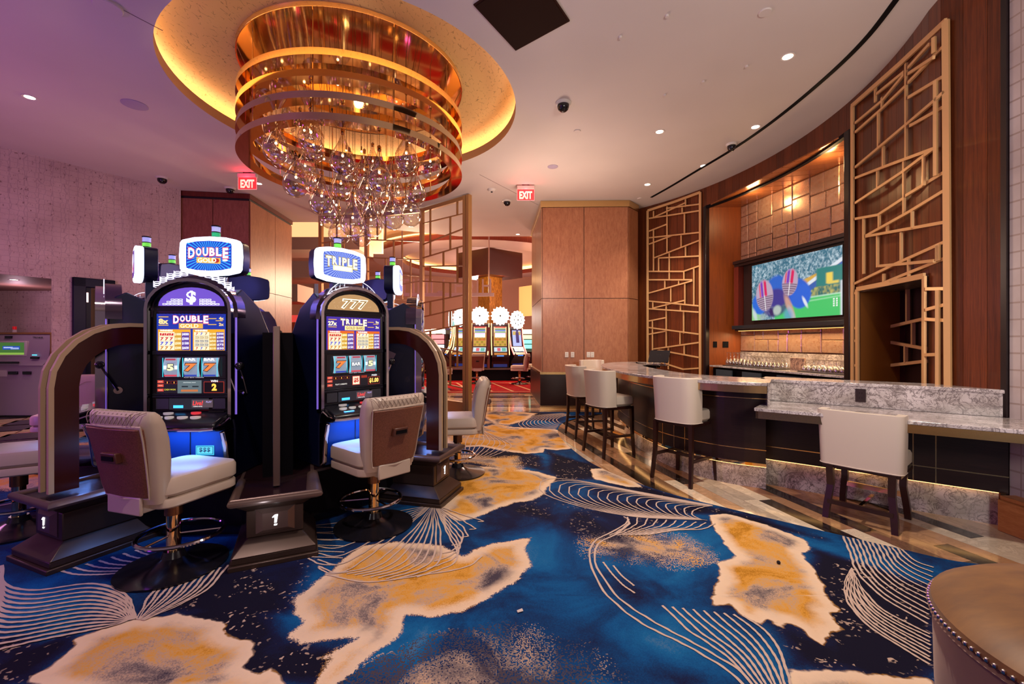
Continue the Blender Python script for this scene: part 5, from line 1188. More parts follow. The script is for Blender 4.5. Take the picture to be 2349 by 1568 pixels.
    if dbl:
        quad(ar.c('#5f6f74', .9), -.095, .075, .628, .722, y - .005); put_text(ar.c('#d8e0e0', 1), 'ADDITIONAL DRAW', -.01, .706, .09, .006, y - .006); quad(ar.c('#2a3438', .6), -.065, -.02, .672, .682, y - .006); quad(ar.c('#2a3438', .6), .01, .055, .672, .682, y - .006); quad(ar.c('#c07040', .9), -.07, .05, .640, .655, y - .006)
        put_text(ar.c('#d0c040', 1), 'CASH WON', -.15, .655, .08, .012, y - .004); quad(ar.c('#a03020', .9), .09, .235, .63, .712, y - .003); quad(ar.c('#180808', .2), .094, .231, .634, .708, y - .004)
        put_text(ar.c('#f0f0f0', 1.1), 'WIN', .165, .716, .05, .016, y - .005, .03); put_text(ar.c('#f8b040', 1.5), '2', .165, .672, .036, .052, y - .005, .06)
    else:
        put_text(ar.c('#e8e0d8', 1), 'PLAY 2 CREDITS', -.12, .655, .10, .011, y - .004); quad(ar.c('#c83828', .9), -.022, .048, .640, .716, y - .003); quad(ar.c('#e8dcc0', 1), -.017, .043, .645, .711, y - .0035); put_text(ar.c('#c83028', 1), '$5', .013, .678, .045, .042, y - .004, .05)
        quad(ar.c('#a03020', .8), .06, .115, .695, .716, y - .003); quad(ar.c('#a03020', .9), .125, .238, .635, .70, y - .003); quad(ar.c('#180808', .2), .129, .234, .639, .696, y - .004); put_text(ar.c('#f0f0f0', 1.1), 'PAID', .185, .713, .05, .014, y - .005, .03); put_text(ar.c('#f8c060', 1.4), '$1.00', .181, .667, .09, .044, y - .005, .05)
    # card reader panel
    quad(ar.c('#30303a', .5), -.15, .13, .512, .592, y - .010); quad(ar.c('#40b0ff', 1.6), -.12, -.05, .522, .542, y - .012)
    quad(ar.c('#5a4a52', .8), .01, .18 - .02, .525, .582, y - .012); put_text(ar.c('#e04040', 1.1), 'Live!', .055, .558, .07, .034, y - .014, .03, .15); put_text(ar.c('#e8e0e0', 1), 'CASINO HOTEL', .055, .533, .065, .008, y - .014)
    put_text(ar.c('#b0a0e0', 1), 'PLAY', .133, .566, .04, .012, y - .014)
    ar.build('game_glass', m)
    if detail > 1 and dbl:
        for k in range(10): x = -.245 + k*.027; 
    # reels: three curved strips
    syms = (['5', '7', '7'] if dbl else ['7', 'BAR', '5'])
    for i, x in enumerate((-.135, 0, .135) if not dbl else (-.13, .01, .145)):
        rl = bpy.data.objects.new('reel', None); COL.objects.link(rl); rl.parent = m
        mb = MB(); n = 6; w = .056; A_pts = [(x - w, -.022 - .018*math.sin(math.pi*j/n), .748 + .138*j/n) for j in range(n+1)]; B_pts = [(x + w, p[1], p[2]) for p in A_pts]; mb.band(A_pts, B_pts); mb.build('reel_strip', mat('reel_face', '#8a98a8', .3, emit='#8a9aaa', es=.75), rl)
        ra = Art(); yr = -.046
        quad(ra.c('#38d0e8', 1.2), x - w, x - w + .005, .748, .886, yr); quad(ra.c('#38d0e8', 1.2), x + w - .004, x + w, .748, .886, yr)
        s_ = syms[i]
        if s_ == '7': put_text(ra.c('#102030', .3), '7', x, .817, .088, .066, yr - .001, .09, .2); put_text(ra.c('#e87838', 1.1), '7', x, .817, .078, .056, yr - .002, .05, .2)
        elif s_ == '5': put_text(ra.c('#283050', .3), '5', x, .817, .054, .056, yr - .001, .09); put_text(ra.c('#f0e8a8', 1.2), '5', x, .817, .046, .048, yr - .002, .05); quad(ra.c('#e8e8f0', 1), x - .048, x - .028, .803, .830, yr); quad(ra.c('#e8e8f0', 1), x + .028, x + .048, .803, .830, yr)
        else: put_text(ra.c('#102030', .3), 'BAR', x, .817, .086, .034, yr - .001, .08); put_text(ra.c('#f4f4f8', 1.2), 'BAR', x, .817, .078, .028, yr - .002, .03)
        if dbl and i: put_text(ra.c('#f4f4f8', 1.1), 'BAR', x, .874, .080, .018, yr - .002, .05)
        else: quad(ra.c('#b03848', .9), x - .034, x + .036, .868, .880, yr)
        quad(ra.c('#d04050' if (i == 0) == dbl or (i == 2 and not dbl) else '#2840a8', .9), x - .044, x + .044, .752, .764, yr)
        ra.build('reel_symbol', rl)
    # button deck
    dk = MB().ext([(-.02, .50), (-.19, .445), (-.215, .425), (-.215, .40), (-.16, .375), (.03, .36)], -.28, .28, 'x').build('button_deck', mat('deck_black', '#12121a', .25), m, bevel=.012)
    MB().tube([(-.292, -.02, .46), (-.292, -.15, .415), (-.27, -.21, .402), (-.2, -.225, .398), (.2, -.225, .398), (.27, -.21, .402), (.292, -.15, .415), (.292, -.02, .46)], .012, 8).build('deck_lip', M_chrome, dk, smooth=True)
    def dz(y_): return .50 + (y_ + .02) * .3235
    for x, yb, rx_, ry_, c, es in ((-.13, -.065, .035, .018, '#b8b0b0', .35), (.06, -.06, .035, .018, '#c83038', .8), (-.16, -.125, .032, .02, '#d0c8c0', .3), (-.08, -.125, .03, .02, '#d0c8c0', .3), (.01, -.125, .036, .02, '#d0c8c0', .3), (.10, -.125, .036, .02, '#d0c8c0', .3)):
        z = dz(yb) ; mb = MB(); mb.ext([(x + rx_*math.cos(q), yb + ry_*math.sin(q)) for q in np.linspace(0, 6.28, 14, endpoint=False)], z - .01, z + .010)
        mb.build('play_button', mat('button' + c, c, .3, emit=c, es=es), dk)
    MB().box(-.18, -.10, -.19, -.17, dz(-.18), dz(-.18) + .006).build('blue_strip', mat('blue_strip', (.1, .4, 1), .4, emit=(.08, .35, 1), es=2.2), dk)
    MB().box(.14, .25, -.05, -.02, dz(-.03) - .004, dz(-.03) + .005).build('bill_slot', M_black, dk)
    for s_ in (-1, 1): MB().box(s_*.20 - .045, s_*.20 + .045, -.028, -.018, .515, .59).build('speaker_grille', mat('grille', '#3a3a44', .6), m)
    # lower door
    MB().box(-.26, .26, -.03, .03, .02, .36).build('lower_door', mat('blue_door', '#12386e', .35, .3), m, bevel=.006)
    MB().box(-.003, .003, -.033, -.029, .02, .36).build('door_seam', M_black, m)
    ar2 = Art(); quad(ar2.c('#3fb8e8', 1.0), .04, .17, .18, .25, -.034); quad(ar2.c('#0d3a60', .4), .047, .163, .187, .243, -.035); quad(ar2.c('#58c8f0', 1.0), .05, .16, .19, .24, -.036); put_text(ar2.c('#123a58', .3), '$$$', .105, .218, .08, .034, -.037, .02); ar2.build('dollar_plaque', m)
    for s_ in (-1, 1): MB().ext([(-.02, .01), (-.08, .05), (-.10, .25), (-.14, .37), (-.02, .37)], s_*.285 - .02, s_*.285 + .02, 'x').build('chrome_leg', M_chrome, m, bevel=.012)
    # pull handle
    hd = MB().cyl((0, 0, 0), .028, .05, 14).tf(Matrix.Translation((.285, .07, .62)) @ Matrix.Rotation(R_(90), 4, 'Y')).build('handle_pivot', M_chrome, m, smooth=True)
    MB().tube([(.345, .07, .62), (.35, .02, .72), (.352, -.03, .81)], .008, 8).build('handle_lever', M_chrome, hd, smooth=True); MB().ball((.352, -.035, .825), .030, 14, 9).build('handle_knob', M_black, hd, smooth=True)
    # edge-lit crest over the arch
    cz = MB(); neon = mat('crest_line', (1, 1, 1), .4, emit=(.80, .82, 1), es=1.1)
    cr_ = bpy.data.objects.new('crest', None); COL.objects.link(cr_); cr_.parent = m
    if dbl:
        for x, k in ((-.25, 3), (-.205, 4), (-.155, 5), (-.105, 4), (-.055, 4), (.07, 3), (.115, 4), (.165, 5), (.21, 4), (.255, 4), (.275, 2)):
            zb = 1.225 + .262*math.sqrt(max(0, 1 - (x/.335)**2)); k = min(k, 3)
            for j in range(k):
                z = zb + .004 + j*.015; rx_ = .024; cz.tube([(x + rx_*math.cos(q), -.012, z + .006*math.sin(q)) for q in np.linspace(0, 6.28, 10, endpoint=False)], .0024, 4, True, up=(0, 1, 0))
            for s_ in (-1, 1): cz.tube([(x + s_*.024, -.012, zb), (x + s_*.024, -.012, zb + k*.015)], .0024, 4, up=(0, 1, 0))
    else:
        o_p = [(.27*math.cos(q), -.012, 1.235 + .285*math.sin(q)) for q in np.linspace(.35, math.pi - .35, 18)]; i_p = [(.30*math.cos(q), -.012, 1.235 + .225*math.sin(q)) for q in np.linspace(.25, math.pi - .25, 18)]
        cz.tube(o_p, .003, 4, up=(0, 1, 0)); cz.tube(i_p, .003, 4, up=(0, 1, 0)); cz.tube([o_p[0], i_p[0]], .003, 4, up=(0, 1, 0)); cz.tube([o_p[-1], i_p[-1]], .003, 4, up=(0, 1, 0))
        for q in np.linspace(.5, math.pi - .5, 15):
            if abs(q - 1.57) < .25: continue
            cz.add([(.285*math.cos(q - .015), -.012, 1.235 + .235*math.sin(q - .015)), (.285*math.cos(q + .015), -.012, 1.235 + .235*math.sin(q + .015)), (.275*math.cos(q), -.012, 1.235 + .275*math.sin(q))], [(0, 1, 2)])
    cz.build('crest_neon', neon, cr_, kind='stuff')
    pa = MB(); put_text(pa, 'IGT', .022, 1.475, .04, .018, .07, .03); pa.tube([(-.022 + .010*math.cos(q), .07, 1.475 + .010*math.sin(q)) for q in np.linspace(0, 6.28, 12, endpoint=False)], .0018, 4, True, up=(0, 1, 0)); pa.build('maker_mark', neon, cr_)
    topper(m, kind)
    # lamps the machine carries: under-deck blue wash and the topper glow
    lamp('AREA', 'deck_light', (0, -.12, .36), 4, (.12, .32, 1), .4, (0, 0, 0), parent=m, sy=.1)
    lamp('POINT', 'topper_lamp', (0, .42, 1.70), 4.5, (.22, .22, 1), .3, parent=m)
    return m
slot_machine('slot machine with blue sunburst topper and neon coin-stack crest', 2, 'double')
slot_machine('slot machine with purple pay glass and pale sunburst topper beside the open arch', 50, 'triple')
slot_machine('slot machine seen from its side behind the timber arch on the kiosk side', -47, 'blaze')
slot_machine('slot machine seen from its side beyond the arch with slips taped on', 99, 'triple')
slot_machine('slot machine whose dark topper back shows beside the coin-crest machine', -92, 'triple', 2, .10)
slot_machine('slot machine facing away toward the left timber column', -134, 'triple', 2, .15)
slot_machine('slot machine facing away toward the brass screens', 151, 'triple', 2, .20)
# glow of the machine faces
#lamp('AREA', 'screen_glow', (-2.28, 2.98, 1.35), 5, (.55, .5, 1), .4, (R_(80), 0, R_(2)), sy=.6)
#lamp('AREA', 'screen_glow', (-1.17, 3.58, 1.35), 5, (.55, .5, 1), .4, (R_(80), 0, R_(50)), sy=.6)
# paper slips taped on the far machine
x, y = -1.22, 4.25
tag(MB().ext([(0, 0), (.16, -.06), (.08, -.20)], -.001, .001, 'y').build('paper_slip', mat('slip', '#8a707c', .6), loc=(CC[0] + 1.70*math.sin(R_(74)) - .5, CC[1] - 1.75*math.cos(R_(74)) + .08, 1.40), rz=R_(74 - 90)), 'pale paper slip taped inside the open arch divider', 'paper slip')
tag(MB().ext([(0, 0), (.11, .055), (.15, .0), (.12, -.02)], -.001, .001, 'y').build('paper_slip', mat('slip_white', '#b8b4c8', .6), loc=(-1.43, 4.10, 1.575), rz=R_(20)), 'white paper slip standing on top of the open arch', 'paper slip')
tag(MB().ext([(0, 0), (.05, .04), (.07, .0), (.02, -.01)], -.001, .001, 'y').build('paper_slip', mat('slip_blue', '#2c7fc0', .6), loc=(-1.33, 4.11, 1.575), rz=R_(20)), 'small blue paper slip standing on top of the open arch', 'paper slip')
# ---------------------------------------------------------------- chandelier
chd = thing('chandelier', 'huge round bronze chandelier of mirror rings and hanging glass drops', 'chandelier', (TC[0], TC[1], 0))
MB().lathe([(0, 4.80), (1.33, 4.80), (1.35, 4.79), (1.36, 4.83), (0, 4.83)], 96).build('mirror_plate', M_bronze, chd, smooth=True)
for i in range(4):
    z = 4.31 - i * .215
    MB().lathe([(1.21, z), (1.35, z), (1.35, z + .07), (1.21, z + .07), (1.21, z)], 128).build('mirror_ring', M_bronze, chd, smooth=True)
mb = MB()
for i in range(10):
    a = 2*math.pi*(i + .5)/10; mb.tube([(1.28*math.cos(a), 1.28*math.sin(a), 3.67), (1.28*math.cos(a), 1.28*math.sin(a), 4.80)], .006, 6)
mb.build('ring_rod', M_brass, chd)
prof = [(.0, -.125), (.035, -.121), (.075, -.100), (.105, -.062), (.117, -.010), (.108, .045), (.080, .105), (.050, .160), (.030, .205), (.020, .245), (.016, .275)]
dm = None; rng = random.Random(9)
M_bulb = mat('bulb_glow', (1, .8, .5), .5, emit=(1, .70, .38), es=9)
cables = MB(); caps = []
bulb_src = None; cap_src = None
def drop(x, y, z, s_=1.0):
    """glass drop centre at world x,y,z with its socket and bulb"""
    global dm, bulb_src, cap_src
    lx_, ly_ = x - TC[0], y - TC[1]
    if dm is None:
        o = MB().lathe(prof, 20).build('glass_drop', M_drop, chd, smooth=True); dm = o.data
        b = MB().ball((0, 0, .06), .012, 8, 6).build('bulb', M_bulb, o, smooth=True); bulb_src = b.data
        c = MB().lathe([(0, .262), (.020, .262), (.020, .30), (.008, .315), (0, .315)], 10).tube([(0, 0, .26), (0, 0, .075)], .004, 5).build('socket', M_bronze, o, smooth=True); cap_src = c.data
    else: o = inst(dm, 'glass_drop', chd); inst(bulb_src, 'bulb', o); inst(cap_src, 'socket', o)
    o.location = (lx_, ly_, z); o.scale = (s_, s_, s_); o.rotation_euler = (0, 0, rng.uniform(0, 6))
    cables.tube([(lx_, ly_, z + .31*s_), (lx_, ly_, 4.80)], .0028, 4)
LST = [(633,343,4.75),(647,362,5.3),(713,318,4.65),(719,345,5.4),(786,372,4.7),(679,421,4.75),(870,410,4.75),(932,365,5.0),(934,386,6.0),(987,383,5.3),(782,433,5.6),(723,425,6.2),(738,463,5.0),(842,444,5.4),(897,417,6.3),(953,444,5.6),(756,498,5.7),(809,513,4.95),(851,517,5.3),(901,498,5.1),(943,494,5.7),(778,536,5.7),(828,541,6.0),(888,460,6.1),(815,460,6.3),(849,479,6.0),(914,452,6.5),(700,392,5.9),(836,400,6.2)]
for px, py, Y in LST: drop((px - 1174.5)/1000*Y, Y, CAMZ + (784 - py)/1000*Y, 1.16)
for k in range(9):
    while True:
        a, b = rng.uniform(-1.1, 1.1), rng.uniform(-1.1, 1.1)
        if a*a + b*b < 1.1: break
    drop(TC[0] + a, TC[1] + b, rng.uniform(3.75, 4.35), 1.0)
bl = None
for k in range(18):
    while True:
        a, b = rng.uniform(-1.1, 1.1), rng.uniform(-1.1, 1.1)
        if a*a + b*b < 1.15: break
    z = rng.uniform(3.0, 4.5) if k % 2 else rng.uniform(3.6, 4.5); cables.tube([(a, b, z), (a, b, 4.8)], .0028, 4)
    if bl is None: o = MB().ball((0, 0, -.02), .013, 8, 6).build('pin_light', M_bulb, chd, smooth=True); bl = o.data; s2 = MB().cyl((0, 0, 0), .012, .05, 8).build('pin_socket', M_bronze, o, smooth=True); bs = s2.data
    else: o = inst(bl, 'pin_light', chd); inst(bs, 'pin_socket', o)
    o.location = (a, b, z)
cab = cables.build('cable', mat('cable_bronze', '#7a5a3a', .3, .8), chd); cab['kind'] = 'stuff'
lamp('POINT', 'chandelier_lamp', (TC[0] + .05, TC[1] - .1, 3.25), 18, (1, .66, .38), .05)


# ---------------------------------------------------------------- ceiling fittings
def cpt(px, py): x, y = G(px, py, CZ); return x, y
lg = mat('downlight_lens', (1, .9, .8), .4, emit=(1, .80, .58), es=12)
def downlight(px, py, label, e=40, sz=.055, z=CZ, spot=True):
    x, y = G(px, py, z); d = thing('downlight', label, 'downlight', (x, y, z), 0)
    MB().lathe([(sz, 0), (sz*1.35, 0), (sz*1.35, -.006), (sz, -.004), (sz*.9, .0)], 24).build('trim_ring', M_ceil, d, smooth=True)
    MB().lathe([(0, -.001), (sz*.9, -.001), (sz*.9, -.003), (0, -.003)], 20).build('lens', lg, d, smooth=True)
    if spot: lamp('SPOT', 'downlight_beam', (0, 0, -.03), e, (1, .85, .70), .04, spot=95, blend=.8, parent=d)
for px, py, lb in ((1807, 130, 'recessed downlight closest to the camera above the bar'), (1733, 291, 'recessed downlight beside the black ceiling slot above the bar'), (1513, 302, 'recessed downlight in the middle of the bar-side ceiling'), (1614, 380, 'recessed downlight beside the black slot, above the bar recess'), (1485, 423, 'recessed downlight in front of the far gold lattice'), (68, 223, 'lone glowing downlight in the purple ceiling corner'), (1188, 537, 'tiny downlight above the passage to the gaming hall'), (594, 421, 'downlight just beside the exit sign above the timber column')):
    downlight(px, py, lb, {1188: 30, 594: 10, 68: 20}.get(px, 120))
lamp('SPOT', 'floor_fill', (1.4, 2.6, 4.45), 400, (1, .90, .78), .08, spot=110, blend=.9)  # unseen ceiling spots added to lift carpet and chairs
lamp('SPOT', 'floor_fill', (-1.6, 1.6, 4.45), 210, (1, .82, .74), .08, spot=110, blend=.9)
lamp('SPOT', 'lattice_spot', (2.3, 6.9, 4.40), 160, (1, .93, .75), .05, spot=60, blend=.5).rotation_euler = Vector((3.45 - 2.3, 9.2 - 6.9, 1.3 - 4.4)).to_track_quat('-Z', 'Y').to_euler()
def disc(px, py, r, nm, label, cat, m, z=CZ, th_=.006):
    x, y = G(px, py, z); return tag(MB().lathe([(0, 0), (r, 0), (r, -th_), (r*.93, -th_*1.4), (0, -th_*1.4)], 32).build(nm, m, loc=(x, y, z), smooth=True), label, cat)
M_spk = mat('speaker_mesh', '#b3a3b8', .7)
disc(309, 240, .14, 'ceiling_speaker', 'flush round speaker in the purple ceiling near the gold tray', 'speaker', M_spk)
disc(247, 12, .11, 'ceiling_speaker', 'round access disc on the ceiling seam at the top edge', 'speaker', M_ceil, th_=.02)
disc(1755, 27, .055, 'ceiling_cover', 'blank round cover in the bar-side ceiling at the top edge', 'cover', M_ceil, th_=.01)
disc(1324, 300, .05, 'ceiling_cover', 'small blank round cover beyond the dome camera by the tray', 'cover', M_ceil, th_=.01)
disc(1268, 382, .09, 'ceiling_speaker', 'flush round speaker beyond the gold tray', 'speaker', M_spk)
disc(1467, 455, .05, 'ceiling_cover', 'small round cover in front of the far lattice', 'cover', M_ceil, th_=.01)
for px, py in ((1530, 35), (1423, 84), (1713, 151), (1613, 186), (1525, 217)): disc(px, py, .018, 'sprinkler_cap', 'small concealed sprinkler cap among those above the bar side', 'sprinkler', M_ceil, th_=.014)['group'] = 'concealed sprinkler caps'
def domecam(px, py, label, r=.075, white=False):
    x, y = G(px, py, CZ); d = thing('dome_camera', label, 'camera', (x, y, CZ))
    MB().lathe([(0, 0), (r*1.35, 0), (r*1.35, -.012), (r*1.1, -.03), (0, -.03)], 24).build('camera_housing', M_white, d, smooth=True)
    MB().lathe([(r, -.03), (r, -.055), (r*.85, -.085), (r*.5, -.108), (0, -.115)], 24).build('camera_dome', M_black, d, smooth=True)
    if white:
        o = MB().lathe([(.04, 0), (.045, -.006), (0, -.006)], 14).build('status_disc', M_white, d)
        o.location = (.16, 0, 0)
domecam(1292, 236, 'dome camera near the middle of the ceiling beside the gold tray')
domecam(1678, 330, 'dome camera with a white plate against the black ceiling slot', .06, True)
domecam(372, 407, 'dark dome camera above the pink wallpaper wall')
domecam(528, 431, 'dark dome camera under the exit sign by the timber column')
domecam(1163, 460, 'dark dome camera beside the exit sign over the passage')
domecam(1436, 470, 'dark dome camera above the maple column corner')
x, y = G(1128, 434, CZ); sd_ = thing('smoke_detector', 'white smoke detector between the gold tray and the exit sign', 'smoke detector', (x, y, CZ)); MB().lathe([(0, 0), (.085, 0), (.085, -.02), (.065, -.045), (0, -.05)], 24).build('detector_body', M_white, sd_, smooth=True); MB().lathe([(0, -.05), (.02, -.05), (.02, -.06), (0, -.062)], 12).build('detector_tip', M_blackm, sd_)
# dark access panel
pts_ = [G(1086, 9, CZ), G(1183, 114, CZ), G(1307, 46, CZ)]; p0, p1, p2 = [Vector((*p, 0)) for p in pts_]; p3 = p0 + (p2 - p1)
hp = thing('ceiling_hatch', 'dark brown rectangular panel in the ceiling at the top edge', 'ceiling panel', (0, 0, 0))
MB().ext([tuple(p[:2]) for p in (p0, p1, p2, p3)], CZ - .012, CZ - .001).build('panel_frame', mat('hatch_frame', '#3a2018', .8, spec=.1), hp)
cen_ = (p0 + p1 + p2 + p3) / 4; MB().ext([tuple((cen_ + (p - cen_)*.95)[:2]) for p in (p0, p1, p2, p3)], CZ - .018, CZ - .0125).build('panel_face', mat('hatch_face', '#2c1810', .85, spec=.1), hp)
# black slot along the bar wall
pp = [G(*p, CZ) for p in ((2056, -2), (1965, 110), (1860, 207), (1760, 287), (1680, 342), (1600, 390), (1540, 426), (1494, 452))]
sl = cr([(x, y, CZ - .004) for x, y in [(2.5, .9), (3.0, 2.6)] + pp], 6)
tag(MB().sect(sl, rect(.05, .012)).build('slot_diffuser', M_blackm), 'long curved black slot diffuser following the bar wall', 'air diffuser')
# seam grooves in the plaster
for a, b in (((220, -10), (373, 70)), ((1100, 400), (1235, 470))):
    A_, B__ = G(*a, CZ), G(*b, CZ); MB().beam((*A_, CZ - .001), (*B__, CZ - .001), .006, .004).build('ceiling_joint', mat('joint', '#8a7070', .8), ceil_o)
# exit signs
def exit_sign(px, py, label, Yd=None):
    x, y = G(px, py, CZ); s_ = thing('exit_sign', label, 'exit sign', (x, y, CZ), R_(0))
    MB().box(-.07, .07, -.03, .03, -.02, 0).build('mount', M_black, s_, bevel=.004); MB().box(-.17, .17, -.035, .035, -.09, -.02).build('housing', M_white, s_, bevel=.008)
    MB().box(-.165, .165, -.006, .006, -.30, -.09).build('edge_lit_panel', mat('exit_panel', (.6, .05, .05), .2, emit=(.75, .05, .06), es=.55), s_)
    mb = MB(); put_text(mb, 'EXIT', 0, -.20, .25, .15, -.009, .045); mb.build('letters', mat('exit_letters', (1, .5, .4), .4, emit=(1, .42, .30), es=1.6), s_)
    mb = MB().box(-.168, .168, -.008, -.005, -.304, -.299); [mb.box(q*.166 - .002, q*.166 + .002, -.008, -.005, -.30, -.09) for q in (-1, 1)]; mb.build('glow_edge', mat('exit_edge', (1, .3, .3), .4, emit=(1, .25, .25), es=1.6), s_)
    lamp('POINT', 'exit_glow', (0, -.08, -.13), 2.2, (1, .02, .04), .04, parent=s_)
exit_sign(568, 396, 'red glowing exit sign above the red-brown timber column')
exit_sign(1206, 424, 'red glowing exit sign above the passage beside the maple column')

# ---------------------------------------------------------------- brass screens
SP = [Vector((-.93, 9.02, 0)), Vector((-2.05, 9.93, 0)), Vector((-3.45, 10.35, 0)), Vector((-4.6, 10.5, 0))]
M_scr = mat('aged_brass', '#c79a62', .32, .6)
labs = ['tall brass lattice screen panel closest to the passage', 'tall brass lattice screen panel in the middle of the run', 'tall brass lattice screen panel beside the timber column']
for i in range(3):
    a, b = SP[i], SP[i + 1]; d = (b - a); L_ = d.length; ang = math.atan2(d.y, d.x); sc = thing('brass_screen', labs[i], 'lattice screen', (a.x, a.y, 0), ang)
    for x in ((-.05, .045) if i == 0 else (.0,)) + ((L_,) if i == 2 else ()): MB().box(x - .04, x + .04, -.05, .05, 0, CZ - .02).build('post', M_scr, sc, bevel=.004)
    MB().box(0, L_, -.04, .04, .0, .20).build('base_rail', M_scr, sc); MB().box(0, L_, -.03, .03, CZ - .10, CZ - .02).build('head_rail', M_scr, sc)
    rg = random.Random(20 + i); w = .04
    def bb_(p, q, w_=.022): MB().beam((p[0], 0, p[1]), (q[0], 0, q[1]), .03, w_, up=(0, 0, 1) if abs(p[0]-q[0]) > .01 else (1, 0, 0)).build('lattice_bar', M_scr, sc)
    levels = []; z = .55; k = 0
    while z < CZ - .3:
        tilt = rg.choice([-.16, .14, -.10, .02, .18]); levels.append((z, tilt)); z += rg.uniform(.27, .46)
    for (z, t_), nxt in zip(levels, levels[1:] + [(CZ - .1, 0)]):
        bb_((.0, z - t_/2), (L_, z + t_/2), .026)
        for q in sorted(rg.sample([.2, .35, .5, .65, .8], 2)):
            x = q*L_; bb_((x, z + t_*(q - .5)), (x, nxt[0] + nxt[1]*(q - .5)), .035)

# ---------------------------------------------------------------- ticket kiosk in the wall niche
kc = Vector((*G(55, 956), 0)); kd = Vector((LW[2][0] - LW[3][0], LW[2][1] - LW[3][1], 0)).normalized(); kang = math.atan2(-kd.y, -kd.x)
kx, k0 = NKX, NK0; kang = math.atan2(kx[1] - k0[1], kx[0] - k0[0])
ki = thing('ticket_kiosk', 'grey ticket redemption kiosk in the wallpaper niche', 'kiosk', (-9.65, 8.62, 0), 0)
M_kg = mat('kiosk_grey', '#a795a0', .4); M_kb = mat('kiosk_bronze', '#b07c4a', .3, .5)
MB().box(-.62, .55, -.15, .40, .02, 1.0).build('lower_cabinet', M_kg, ki, bevel=.01); MB().box(-.60, .53, -.13, .40, .0, .03).build('plinth', M_black, ki)
MB().ext([(-.17, .99), (-.05, 1.10), (.02, 1.60), (.40, 1.60), (.40, .99)], -.60, .53, 'x').build('upper_cabinet', M_kg, ki, bevel=.008)
MB().box(-.66, .60, .0, .42, 1.60, 1.64).box(.55, .60, -.04, .42, 1.02, 1.62).build('bronze_frame', M_kb, ki, bevel=.01)
MB().box(-.02, .02, .08, .12, 1.64, 1.70).tf(Matrix.Translation((-.30, 0, 0))).build('beacon_stem', M_white, ki); MB().cyl((-.30, .10, 1.70), .03, .06, 12).build('red_beacon', mat('red_beacon', '#b01818', .3, emit='#b01010', es=.5), ki, smooth=True)
MB().box(-.50, .10, -.05, .05, 1.17, 1.47).tf(Matrix.Translation((0, .0, 0))).build('screen_bezel', M_white, ki, bevel=.01)
ar = Art(); quad(ar.c('#3f6a30', .8), -.46, .06, 1.20, 1.44, -.052); quad(ar.c('#8ab04a', .8), -.46, .06, 1.20, 1.24, -.053); quad(ar.c('#2448a8', .9), -.36, -.02, 1.30, 1.37, -.054); quad(ar.c('#d0e0ff', 1), -.34, -.16, 1.345, 1.352, -.055); quad(ar.c('#d0e0ff', 1), -.34, -.04, 1.33, 1.337, -.055); quad(ar.c('#d0e0ff', 1), -.2, -.04, 1.312, 1.320, -.055); ar.build('screen', ki)
mb = MB(); put_text(mb, 'TRU #18', .28, 1.54, .20, .035, -.01, .03); mb.build('lettering', M_black, ki)
MB().box(-.36, -.24, -.02, .03, 1.52, 1.57).build('camera_window', M_black, ki); MB().box(.22, .36, -.09, .0, 1.12, 1.16).build('card_slot', M_black, ki); ar = Art(); quad(ar.c('#58d0f0', 1.2), .24, .34, 1.185, 1.205, -.075); ar.build('slot_light', ki)
for x0, x1, z0, z1 in ((-.38, .08, 1.03, 1.07), (-.12, .06, .82, .88), (.16, .32, .82, .88), (-.58, -.46, .84, .88)): MB().box(x0, x1, -.175, -.15, z0, z1).build('dispenser', M_black, ki, bevel=.005)
MB().box(-.45, -.16, -.155, -.149, .78, .90).build('sticker', M_white, ki)
downlight(32, 641, 'small downlight in the kiosk niche soffit', 70, .05, zk)

# ---------------------------------------------------------------- velvet tub chair in the corner
vel = mat('taupe_velvet', '#7a5848', .6); t = NT(vel); t.b.inputs['Sheen Weight'].default_value = .3; t.b.inputs['Sheen Tint'].default_value = (1, .75, .65, 1); t.col(t.ramp(t.noise(t.coord(), 2.5, 3), [(.3, '#65463a'), (.7, '#7f5c4a')]))
velt = mat('bronze_velvet', '#8a5a24', .5); t = NT(velt); t.b.inputs['Sheen Weight'].default_value = .12; t.col(t.ramp(t.noise(t.map(t.coord(), (1, 3, 1)), 4, 4, .6), [(.3, '#5e3812'), (.7, '#85581f')]))
ot = thing('velvet_tub_seat', 'round taupe velvet seat with nailhead trim in the corner', 'upholstered seat', (1.58, 1.0, 0))
RX = .44
MB().lathe([(0, .04), (RX - .05, .04), (RX - .02, .2), (RX, .45), (RX + .005, .66), (RX, .68), (0, .68)], 64).build('velvet_body', vel, ot, smooth=True)
MB().lathe([(RX - .01, .675), (RX + .012, .69), (RX + .008, .71), (RX - .03, .735), (RX - .12, .752), (.12, .757), (0, .757)], 64).build('velvet_top', velt, ot, smooth=True)
MB().lathe([(RX + .004, .668), (RX + .014, .674), (RX + .004, .680), (RX - .01, .674)], 64).build('piping', vel, ot, smooth=True)
mb = MB()
for i in range(150): a = 2*math.pi*i/150; mb.ball(((RX + .012)*math.cos(a), (RX + .012)*math.sin(a), .694), .0062, 6, 4)
mb.build('nailhead_trim', mat('nickel', '#d8c8bc', .2, 1), ot, smooth=True)['kind'] = 'stuff'
MB().lathe([(0, .006), (RX - .1, .006), (RX - .1, .04), (0, .04)], 32).build('plinth', M_legs, ot)

